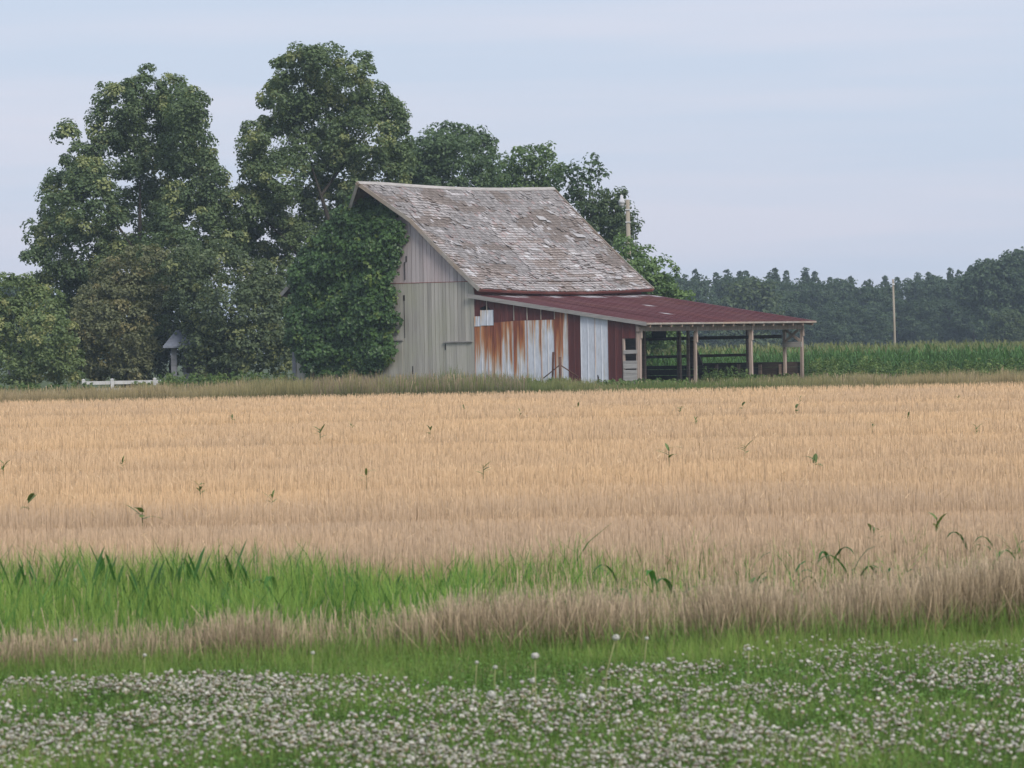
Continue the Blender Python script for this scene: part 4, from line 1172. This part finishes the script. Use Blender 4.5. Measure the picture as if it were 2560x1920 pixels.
acc.add(*blades(P, 0.07 + 0.07 * r.random(n), 0.0042 * (0.6 + 0.8 * r.random(n)), r, 0.4, 1, jit((0.07, 0.14, 0.035), n, r), np.where((r.random(n) < 0.15)[:, None], jit((0.45, 0.38, 0.22), n, r), jit((0.23, 0.36, 0.085), n, r, 0.4)), None, 0, 0.2))
acc.build('lawn_grass', M['grass'], label='short green lawn grass under the clover in the foreground', cat='grass')
# clover leaves
n = 66000
P = scatter(n, 19.5, 29.0, r, 1, 1.1, 0.4, 0.2, 3.5); P[:, 2] += 0.03 + 0.04 * r.random(n)
N = norm(np.array((0, 0, 1.0)) + 0.5 * r.normal(size=(n, 3)))
V, F, C = leaf_cloud(P, N, 0.012 + 0.010 * r.random(n), jit((0.13, 0.25, 0.06), n, r, 0.4), r, 0.9, 0.1)
ob('clover_leaves', mk('clover_leaves', V, F, C), M['grass'], kind='stuff', label='small green clover leaves carpeting the foreground', cat='clover')
# clover heads: white tops, browning skirts
phi = (1 + 5 ** 0.5) / 2
IV = norm(np.array([(-1, phi, 0), (1, phi, 0), (-1, -phi, 0), (1, -phi, 0), (0, -1, phi), (0, 1, phi), (0, -1, -phi), (0, 1, -phi), (phi, 0, -1), (phi, 0, 1), (-phi, 0, -1), (-phi, 0, 1)], float))
IF = np.array([(0, 11, 5), (0, 5, 1), (0, 1, 7), (0, 7, 10), (0, 10, 11), (1, 5, 9), (5, 11, 4), (11, 10, 2), (10, 7, 6), (7, 1, 8), (3, 9, 4), (3, 4, 2), (3, 2, 6), (3, 6, 8), (3, 8, 9), (4, 9, 5), (2, 4, 11), (6, 2, 10), (8, 6, 7), (9, 8, 1)])
n = 54000
P = scatter(n, 19.6, 29.8, r, 1, 1.1, 0.4, 0.18, 3.5)
Q = np.stack([P[:, 0] * 0.75, P[:, 1] * 0.85], 1)
a = fbm(Q, 501); b = fbm(np.stack([P[:, 0] * 2.2, P[:, 1] * 1.6], 1), 507)
lim = np.interp(P[:, 0] / P[:, 1] * FPX + 1280, [0, 700, 1250, 1500, 1750, 2000, 2300, 2560], [27.0, 27.2, 26.6, 27.0, 29.0, 29.6, 28.8, 29.4]) - 0.7 * vnoise(np.stack([P[:, 0] * 1.6, 0 * P[:, 0]], 1), 511)
bandc = 0.5 + 0.5 * np.sin((P[:, 1] + 0.25 * P[:, 0]) * 1.7 + 2.0 * vnoise(np.stack([P[:, 0] * 0.7, P[:, 1] * 0.3], 1), 513))
prob = np.clip((0.42 * a + 0.45 * b + 0.13 * bandc - 0.40) * 4.4, 0.04, 1) * np.interp(P[:, 0], [-2, 0.3, 2], [1.15, 0.85, 0.6]) * (P[:, 1] < lim)
P = P[r.random(n) < prob]; n = len(P)
P[:, 2] += 0.045 + 0.065 * r.random(n)
rad = 0.0055 + 0.0085 * r.random(n) ** 1.6
tl = r.normal(size=(n, 2)) * 0.25
V = IV[None] * np.array((1, 1, 1.0)) * (0.6 + 0.7 * r.random((n, 12, 1)))
V[:, :, 0] += V[:, :, 2] * tl[:, :1]; V[:, :, 1] += V[:, :, 2] * tl[:, 1:]
zc = IV[None, :, 2] + 0.5 * (r.random((n, 12)) - 0.5) + (r.random((n, 1)) - 0.5) * 0.9
k = np.clip(zc * 2.0 + 0.6, 0, 1)[..., None]
C = np.array((0.33, 0.265, 0.165)) * (1 - k) + np.array((0.66, 0.645, 0.58)) * k
C = C * (0.55 + 0.55 * r.random((n, 1, 1))) * (0.75 + 0.4 * r.random((n, 12, 1)))
V = P[:, None, :] + V * rad[:, None, None]
F = (np.arange(n)[:, None, None] * 12 + IF[None]).reshape(-1, 3)
ob('clover_heads', mk('clover_heads', V.reshape(-1, 3), F, C.reshape(-1, 3)), M['petal'], kind='stuff', label='white and browning clover flower heads carpeting the foreground', cat='clover')
acc = Acc()
Ps = P.copy(); Ps[:, 2] = 0
acc.add(*blades(Ps, P[:, 2], np.full(n, 0.0022), r, 0.0, 1, jit((0.07, 0.13, 0.04), n, r), jit((0.10, 0.14, 0.06), n, r), None, 0, 1.0))
acc.build('clover_stems', M['grass'], label='thin green stems of the clover heads', cat='clover')

# ---- tall meadow grass between the field and the barn
acc = Acc()
n = 90000
P = scatter(n, 183.0, 216.0, r, 0, 1.12, 3.0, 0.2, 10.0)
fr = 46000; P[:fr, 1] = edge_y(P[:fr, 0]) + np.abs(r.normal(size=fr)) * 7 + 0.2
inside = lambda p: ((p - O3) @ AX < 0.3) & ((p - O3) @ AY > -0.3)
P = P[(P[:, 1] > edge_y(P[:, 0])) & ~inside(P)]; n = len(P)
pxs = 1280 + P[:, 0] / P[:, 1] * FPX
tanw = np.clip(np.interp(pxs, [-50, 500, 900, 1150, 1450, 1700, 2000, 2300, 2600], [1.0, .85, .35, .2, .2, .15, .5, .85, .85]) + 0.9 * (fbm(np.stack([P[:, 0] * 0.35, P[:, 1] * 0.1], 1), 601) - 0.5), 0, 1)[:, None]
tall = np.interp(pxs, [0, 500, 700, 900, 1200, 1400, 1500, 1680, 2000, 2600], [.42, .5, .62, .68, .72, .5, .30, .30, .42, .45])
h = 1.2 * tall * (0.35 + 1.25 * fbm(np.stack([P[:, 0] * 1.6, P[:, 1] * 0.5], 1), 609)) * (0.5 + 0.5 * r.random(n)) * (0.75 + 0.5 * fbm(np.stack([P[:, 0] * 0.8, P[:, 1] * 0.3], 1), 605))
gb = np.array((0.05, 0.085, 0.025)); gt = np.array((0.15, 0.20, 0.065)); tb = np.array((0.19, 0.155, 0.075)); tt = np.array((0.44, 0.335, 0.205))
jt = 0.75 + 0.5 * r.random((n, 1))
ctip = (gt * (1 - tanw) + tt * tanw) * jt
pink = ((pxs > 780) & (pxs < 1320) & (r.random(n) < 0.35))[:, None]
ctip = np.where(pink, np.array((0.33, 0.235, 0.20)) * jt, ctip)
acc.add(*blades(P, h, 0.020 * (0.6 + 0.8 * r.random(n)), r, 0.18, 1, (gb * (1 - tanw) + tb * tanw) * jt, ctip, None, 0.3, 0.3))
n = 9000
P = scatter(n, 182.0, 212.0, r, 0, 1.12, 3.0); P[:5000, 1] = edge_y(P[:5000, 0]) + np.abs(r.normal(size=5000)) * 8 + 0.5
P = P[(P[:, 1] > edge_y(P[:, 0])) & ~inside(P)]; P = P[fbm(np.stack([P[:, 0] * 0.5, P[:, 1] * 0.2], 1), 611) > 0.52]; P = P[r.random(len(P)) < 0.55]; n = len(P)
pxs = 1280 + P[:, 0] / P[:, 1] * FPX
hh = 1.2 * np.interp(pxs, [0, 500, 700, 900, 1200, 1400, 1500, 1680, 2000, 2600], [.48, .52, .62, .7, .72, .5, .3, .3, .45, .5]) * (0.6 + 0.5 * r.random(n))
c1 = np.where((r.random(n) < 0.5)[:, None], np.array((0.48, 0.36, 0.27)), np.array((0.50, 0.40, 0.25))) * (0.75 + 0.5 * r.random((n, 1)))
acc.add(*blades(P, hh, 0.012 + 0.02 * r.random(n), r, 0.2, 2, np.array((0.16, 0.16, 0.07)) + 0 * c1, c1 * 0.85, None, 0.4, 1.3))
acc.build('meadow_grass', M['grass'], label='tall green and tan meadow grass between the field and the barn', cat='grass')

# ---- leafy weeds: along the barn, in the shed, along the corn, by the shrubs
P = []
def weedbank(px0, px1, d0, d1, h0, h1, n):
    px = r.uniform(px0, px1, n); d = r.uniform(d0, d1, n)
    for a, b in zip(px, d):
        x = at(a, 900, b)[0]; P.append((x, b, float(ground_z(x, b)), r.uniform(h0, h1)))
weedbank(2020, 2200, 218, 225, 0.5, 1.15, 110); weedbank(2180, 2900, 219, 226, 0.35, 0.95, 320); weedbank(2020, 2640, 212, 219, 0.15, 0.5, 160)
weedbank(400, 740, 216, 222, 0.4, 0.95, 170); weedbank(330, 480, 216, 221, 0.3, 0.6, 40); weedbank(-40, 240, 215, 222, 0.25, 0.6, 90)
weedbank(1760, 1870, 214, 218, 0.3, 0.85, 46); weedbank(1740, 2000, 213, 220, 0.15, 0.45, 90); weedbank(1440, 1720, 200, 207, 0.12, 0.4, 150)
weedbank(1220, 1440, 199, 206, 0.2, 0.5, 90)
P = np.array(P); LP, LN, LC, LS = [], [], [], []
for (x, y, z, hh) in P:
    k = int(16 + 30 * hh); t = r.random(k) ** 0.8; rr = (0.10 + 0.14 * hh) * (1.1 - 0.6 * t); a = r.random(k) * 6.283
    LP.append(np.stack([x + np.cos(a) * rr * r.random(k), y + np.sin(a) * rr * r.random(k), z + 0.03 + hh * t], 1))
    LN.append(np.stack([np.cos(a) * 0.6, np.sin(a) * 0.6, 0.5 + 0.5 * r.random(k)], 1))
    base = np.array((0.10, 0.165, 0.05)) if r.random() < 0.55 else np.array((0.17, 0.235, 0.08))
    LC.append(base * (0.7 + 0.6 * r.random((k, 1)))); LS.append(0.09 + 0.09 * r.random(k))
V, F, C = leaf_cloud(np.vstack(LP), norm(np.vstack(LN) + 0.35 * r.normal(size=(sum(map(len, LP)), 3))), np.concatenate(LS), np.vstack(LC), r, 0.55)
ob('weed_bank', mk('weed_bank', V, F, C), M['grass'], kind='stuff', label='leafy green weeds along the barn, shrubs and corn edge', cat='weeds')

# ---- standing corn
def arc_leaf(origin, az, L, w, up, droop, n=4):
    """one arching leaf ribbon, returns verts and quads"""
    d = np.array((math.cos(az), math.sin(az), 0)); s = np.array((-d[1], d[0], 0)); V = []
    for k in range(n + 1):
        t = k / n
        p = np.asarray(origin) + d * L * (t * (1 - 0.15 * up)) * (0.45 + 0.5 * (1 - up)) + np.array((0, 0, L * (up * t * 1.25 - droop * t * t)))
        ww = w * (0.55 + 0.9 * t - 1.42 * t ** 3) * 0.5
        V += [p - s * ww, p + s * ww]
    return np.array(V), np.array([(2 * k, 2 * k + 1, 2 * k + 3, 2 * k + 2) for k in range(n)])
rc = np.random.default_rng(808)
models_c = []
for v in range(6):
    Vs, Fs, Cs, nn = [], [], [], 0
    H = 2.0 + 0.25 * rc.random()
    for s in (np.array((0.014, 0, 0)), np.array((0, 0.014, 0))):
        Vs.append(np.array([-s, s, s * 0.6 + (0, 0, H), -s * 0.6 + (0, 0, H)])); Fs.append(np.array([(0, 1, 2, 3)]) + nn); Cs.append(np.tile((0.09, 0.14, 0.045), (4, 1))); nn += 4
    az0 = rc.random() * 6.3
    for k in range(9):
        vv, ff = arc_leaf((0, 0, 0.35 + k * (H - 0.5) / 9), az0 + k * math.pi + rc.normal() * 0.3, 0.65 + 0.2 * rc.random(), 0.085, 0.72 + 0.03 * k, 0.75 + 0.3 * rc.random() - 0.03 * k, 3)
        cc = np.array((0.08, 0.16, 0.052)) * (0.8 + 0.5 * rc.random()) * (1 if k < 5 else 1.35)
        Vs.append(vv); Fs.append(ff + nn); Cs.append(np.tile(cc, (len(vv), 1))); nn += len(vv)
    for k in range(4):
        az = rc.random() * 6.3; s = np.array((0.02, 0, 0)); o = np.array((0, 0, H)); e = np.array((math.cos(az) * 0.1, math.sin(az) * 0.1, 0.2 + 0.1 * rc.random()))
        Vs.append(np.array([o - s * .5, o + s * .5, o + e + s * .5, o + e - s * .5])); Fs.append(np.array([(0, 1, 2, 3)]) + nn); Cs.append(np.tile((0.24, 0.26, 0.12), (4, 1))); nn += 4
    models_c.append((np.vstack(Vs), np.vstack(Fs), np.vstack(Cs)))
acc = Acc()
row = 0; yy0 = 243.0
while yy0 < 262:
    xs_ = np.arange(at(1540, 900, yy0)[0], at(2640, 900, yy0)[0] + 7, 0.21); xs_ = xs_ + rc.normal(size=len(xs_)) * 0.03
    if row == 0: xs_ = xs_[xs_ > 9]
    kinds = rc.integers(0, 6, len(xs_))
    for v in range(6):
        xv = xs_[kinds == v]; m_ = len(xv)
        if not m_: continue
        mv, mf, mc = models_c[v]
        a = rc.random(m_) * 6.3; sc = 0.92 + 0.16 * rc.random(m_)
        ca, sa = np.cos(a)[:, None], np.sin(a)[:, None]
        Vx = (mv[None, :, 0] * ca - mv[None, :, 1] * sa) * sc[:, None] + xv[:, None]
        Vy = (mv[None, :, 0] * sa + mv[None, :, 1] * ca) * sc[:, None] + yy0 + rc.normal(size=(m_, 1)) * 0.04
        Vz = mv[None, :, 2] * sc[:, None] - 0.75
        VV = np.stack([Vx, Vy, Vz], 2).reshape(-1, 3)
        FF = (np.arange(m_)[:, None, None] * len(mv) + mf[None]).reshape(-1, 4)
        CC = (mc[None] * (0.85 + 0.3 * rc.random((m_, 1, 1)))).reshape(-1, 3)
        acc.add(VV, FF, CC)
    row += 1; yy0 += 0.76 if row < 14 else 1.6
acc.build('corn_field', M['grass'], label='dense green standing corn with pale tassels right of the barn', cat='corn')

# ------------------------------------------------------------------ single plants
def ribbon_obj(name, parts, col, mat, parent):
    Vs, Fs, nn = [], [], 0
    for vv, ff in parts: Vs.append(vv); Fs.append(ff + nn); nn += len(vv)
    V = np.vstack(Vs); c = np.tile(col, (len(V), 1))
    return ob(name, mk(name, V, np.vstack(Fs), c), mat, parent)
# young corn plants in the green strip
rp = np.random.default_rng(909)
def corn_seedling(px, ytop, ybase, arching, label, group):
    d = dist_of(px, ybase, 0.22 if arching else 0.08)
    b = at(px, ybase, d); H = max(0.15, at(px, ytop - (14 if not arching else 0), d)[2])
    root = empty('corn_seedling', (b[0], d, 0), rp.random() * 0.6, label=label, cat='corn plant', group=group)
    root.location.z = 0.0
    g = np.array((0.055, 0.15, 0.036)) * (0.8 + 0.5 * rp.random())
    MB_ = MB().tube([(0, 0, -0.02), (0, 0, H * 0.3), (0.005, 0, H * 0.55)], [0.009, 0.008, 0.004], 6)
    me = MB_.mesh('stalk'); a = me.color_attributes.new('Col', 'FLOAT_COLOR', 'POINT'); a.data.foreach_set('color', np.tile((*(g * 1.1), 1), len(me.vertices)).astype(np.float32))
    ob('stalk', me, M['grass'], root)
    k = 4
    for i in range(k):
        az = rp.choice([0, math.pi]) + rp.normal() * 0.5
        z0 = H * (0.12 + 0.12 * i)
        if arching: L, up, dr = H * (0.85 + 0.3 * rp.random()), 0.85, 0.75 + 0.2 * rp.random()
        else: L, up, dr = (H - z0) * (0.95 if i == k - 1 else 0.62 + 0.3 * rp.random()), 1.0, 0.22
        vv, ff = arc_leaf((0, 0, z0), az, L, 0.042 + 0.018 * rp.random(), up if arching else 0.96, dr, 5)
        ribbon_obj('leaf', [(vv, ff)], g * (0.8 + 0.4 * rp.random()), M['grass'], root)
LU = 'upright dark green corn seedling in the left part of the green strip'; LG = 'corn seedlings in the green strip'
for k_, (px, yt, yb) in enumerate(((28, 1390, 1530), (75, 1410, 1540), (100, 1405, 1525), (135, 1395, 1530), (152, 1415, 1535), (232, 1372, 1520), (258, 1362, 1500), (290, 1384, 1510), (330, 1420, 1530), (362, 1396, 1535), (384, 1408, 1530),
                   (432, 1388, 1520), (452, 1384, 1510), (500, 1386, 1515), (548, 1422, 1530), (632, 1412, 1510), (845, 1440, 1500), (905, 1435, 1500), (985, 1445, 1510), (1110, 1440, 1505), (1165, 1440, 1510), (1280, 1455, 1505))):
    corn_seedling(px, yt, yb, False, 'upright dark green corn seedling in the green strip, %s from the left edge' % nth(k_), LG)
corn_seedling(586, 1354, 1500, False, 'tallest thin upright corn seedling standing out above the green strip', LG)
corn_seedling(484, 1372, 1520, False, 'upright corn seedling left of the tallest one in the green strip', LG)
corn_seedling(694, 1404, 1500, True, 'bluish corn seedling with bent leaves right of the tallest seedling', LG)
LA = 'arching corn plant growing among the brown stubble at right'; LGA = 'arching corn plants in the right stubble'
for k_, (px, yt, yb) in enumerate(sorted(((1545, 1372, 1460), (1640, 1392, 1480), (1690, 1420, 1500), (1735, 1415, 1490), (1880, 1400, 1470), (1590, 1440, 1510), (1975, 1352, 1440), (2080, 1330, 1420), (2130, 1336, 1450), (2060, 1390, 1470), (2310, 1395, 1440), (2480, 1350, 1420), (2260, 1400, 1440), (1860, 1420, 1490), (2200, 1390, 1440), (2420, 1310, 1370), (2490, 1318, 1375), (2530, 1316, 1372)))):
    corn_seedling(px, yt, yb, True, 'arching corn plant in the brown right-hand stubble, %s from the left' % nth(k_), LGA)

# leafy weeds standing out of the stubble
def weed_mesh(seed, broad):
    g = np.random.default_rng(seed); Vs, Fs, Cs, nn = [], [], [], 0
    for k in range(7 if not broad else 5):
        az = g.random() * 6.28; vv, ff = arc_leaf((0, 0, 0.20 + 0.2 * g.random()), az, 0.22 + 0.18 * g.random(), 0.05 if not broad else 0.11, 0.25 + 0.35 * g.random(), 0.15 + 0.3 * g.random(), 4)
        Vs.append(vv); Fs.append(ff + nn); nn += len(vv); Cs.append(np.tile(np.array((0.15, 0.215, 0.075)) * (0.7 + 0.6 * g.random()), (len(vv), 1)))
    for s in (np.array((0.009, 0, 0)), np.array((0, 0.009, 0))):
        Vs.append(np.array([-s, s, s * .5 + (0, 0, 0.42), -s * .5 + (0, 0, 0.42)])); Fs.append(np.array([(0, 1, 2, 3)]) + nn); nn += 4; Cs.append(np.tile((0.08, 0.12, 0.04), (4, 1)))
    me = mk('weed', np.vstack(Vs), np.vstack(Fs), np.vstack(Cs)); me.materials.append(M['grass']); return me
WM = [weed_mesh(1200 + i, i % 3 == 2) for i in range(6)]
named = {(800, 1076): 'tall spiky green weed in the golden stubble left of centre', (1208, 1157): 'broad flat-leaved dark weed in the stubble below the barn', (355, 1256): 'small bright green weed low in the left stubble',
         (2182, 1306): 'large broad-leaved weed in the right stubble, above the arching corn', (2342, 1286): 'leafy branching weed near the right edge of the stubble', (1990, 1010): 'bushy green weed far out in the stubble below the lean-to',
         (1862, 1106): 'drooping dark weed in the stubble right of centre', (1672, 1122): 'wide low weed patch in the stubble right of centre', (2036, 1132): 'weed with a notched pair of leaves in the right stubble', (915, 1165): 'small forked weed in the stubble left of the broad dark one'}
spots = [(740, 1056), (880, 1050), (305, 1142), (8, 1148), (668, 1164), (20, 1232), (70, 1232), (370, 1083), (555, 1100), (1300, 1020), (1340, 1064), (1445, 1002), (1512, 1026), (1700, 1012), (1740, 1040), (1855, 1004), (1872, 1010), (1830, 1012), (2180, 1050), (2270, 1025), (2290, 1024),
         (2405, 1012), (2478, 1024), (2000, 988), (2395, 985), (2440, 1058), (1720, 1062), (500, 1200), (142, 1218), (1180, 998), (1095, 1062), (1160, 1012), (915, 1012), (580, 1032), (1075, 1062), (680, 1220), (2110, 1082), (2220, 1000)]
spots = sorted(spots)[::2]
for i, (px, py) in enumerate(list(named) + spots):
    big = (px, py) in named
    d = dist_of(px, py, 0.33); b = at(px, py, d)
    o = ob('weed_plant', WM[i % 6], None, None, label=named.get((px, py), 'small green weed in the %s golden stubble, %s such weed from the left' % ('far' if py < 1070 else 'middle', nth(i - 10) if i < 50 else 'last')), cat='weed', group=None if big else 'small weeds scattered in the stubble')
    s = (0.85 if big else 0.45 + 0.3 * rp.random()) * (1.15 if (px, py) == (800, 1076) else 0.95)
    o.location = (b[0], d, 0.0); o.scale = (s, s, max(0.68, s * 0.9)); o.rotation_euler = (0, 0, rp.random() * 6.28)
    if (px, py) == (1672, 1122): o.scale = (2.0, 1.0, 0.85)

# dandelion seed heads
def puff(seed):
    g = np.random.default_rng(seed); n = 150
    d = norm(g.normal(size=(n, 3))); d = d[d[:, 2] > -0.75]; n = len(d)
    t = norm(np.cross(d, g.normal(size=(n, 3)))); b = np.cross(d, t)
    R = 0.021 * (0.9 + 0.2 * g.random((n, 1)))
    V = [d * 0.004 - t * 0.0002, d * 0.004 + t * 0.0002, d * R + t * 0.0002, d * R - t * 0.0002]
    tipR = 0.0058
    V += [d * R * 0.93 + (t * math.cos(a) + b * math.sin(a)) * tipR + d * 0.001 for a in (0, 1.571, 3.142, 4.712)]
    V = np.stack(V, 1).reshape(-1, 3); k = np.arange(n)[:, None] * 8
    F = np.vstack([k + np.array([0, 1, 2, 3]), k + np.array([4, 5, 6, 7])])
    C = np.tile((0.62, 0.61, 0.59), (len(V), 1)); C = C.reshape(n, 8, 3); C[:, :2] = (0.2, 0.15, 0.1); C = C.reshape(-1, 3)
    iv = IV * 0.006; V = np.vstack([V, iv]); C = np.vstack([C, np.tile((0.16, 0.12, 0.08), (12, 1))])
    F2 = np.concatenate([IF, IF[:, 2:]], 1) + n * 8
    me = bpy.data.meshes.new('seed_head'); me.from_pydata(V.tolist(), [], F.tolist() + (IF + n * 8).tolist())
    a = me.color_attributes.new('Col', 'FLOAT_COLOR', 'POINT'); a.data.foreach_set('color', np.concatenate([C, np.ones((len(C), 1))], 1).astype(np.float32).ravel())
    me.materials.append(M['petal']); return me
PU = [puff(1), puff(2)]
dand = [(1540, 1594, 1512, 1775, 1.0, 'tallest dandelion seed head on a curved stem, right of centre'), (1338, 1640, 1342, 1800, 1.05, 'dandelion seed head on a straight stem at the middle of the foreground'),
        (1228, 1736, 1230, 1800, 1.15, 'round white dandelion clock among the clover, left of the straight-stemmed one'), (1617, 1596, 1610, 1700, .6, 'small seed head just right of the tallest dandelion'),
        (1238, 1668, 1238, 1740, .65, 'small white seed head above the round dandelion clock'), (1192, 1656, 1190, 1740, .55, 'tiny white seed head at the near stubble edge, left of the small one'),
        (1332, 1702, 1334, 1780, .8, 'seed head just below the straight-stemmed dandelion'), (1456, 1742, 1450, 1820, 1.0, 'grey half-bare dandelion clock right of the centre stem'),
        (1502, 1722, 1500, 1800, .75, 'seed head beside the curved stem of the tallest dandelion'), (1322, 1768, 1322, 1830, .75, 'lowest seed head near the centre stem'),
        (782, 1632, 782, 1720, .6, 'white seed head at the foot of the stubble, left of centre'), (362, 1638, 362, 1720, .6, 'grey seed head at the foot of the left stubble'),
        (188, 1600, 190, 1720, .6, 'pale seed head on a tall stem in the left stubble'), (1872, 1622, 1874, 1710, .65, 'white seed head before the right stubble'),
        (2552, 1652, 2550, 1730, .7, 'white seed head at the right edge of the frame'), (2398, 1634, 2398, 1720, .45, 'small seed head at the foot of the stubble near the right edge'),
        (672, 1752, 672, 1810, 1.0, 'round pale dandelion clock among the left clover'), (132, 1682, 132, 1740, .65, 'seed head above the far left clover')]
for i, (px, py, bx_, by_, s, lab) in enumerate(dand):
    d = dist_of(bx_, by_, 0.0); b = at(bx_, by_, d); t = at(px, py, d) - np.array((b[0], d, 0))
    root = empty('dandelion', (b[0], d, 0), label=lab, cat='dandelion', group='dandelion seed heads in the foreground')
    mid_ = t * 0.5 + np.array(((0.02 if abs(px - bx_) > 10 else 0.003) * -1, 0, 0))
    m = MB().tube([(0, 0, -0.01), mid_ * 0.55, mid_ * 1.05, t], [0.0036, 0.0034, 0.0032, 0.003], 6)
    me = m.mesh('stem'); a = me.color_attributes.new('Col', 'FLOAT_COLOR', 'POINT'); a.data.foreach_set('color', np.tile((0.36, 0.36, 0.18, 1), len(me.vertices)).astype(np.float32))
    ob('stem', me, M['grass'], root)
    hd = ob('seed_head', PU[i % 2], None, root); hd.location = tuple(t); hd.scale = (s * 0.9, s * 0.9, s * 0.78)

# ------------------------------------------------------------------ haze
mh = bpy.data.materials.new('haze'); mh.use_nodes = True; t = mh.node_tree; t.nodes.clear()
o_ = t.nodes.new('ShaderNodeOutputMaterial'); v_ = t.nodes.new('ShaderNodeVolumePrincipled')
v_.inputs['Color'].default_value = (0.70, 0.86, 1.0, 1); v_.inputs['Density'].default_value = 0.00024
t.links.new(v_.outputs[0], o_.inputs['Volume'])
hz = MB().box(-2100, 2100, -80, 2450, -2.0, 19.0).build('haze', mh, kind='stuff', label='pale summer haze hanging over the whole field', cat='haze')
hz.display_type = 'WIRE'
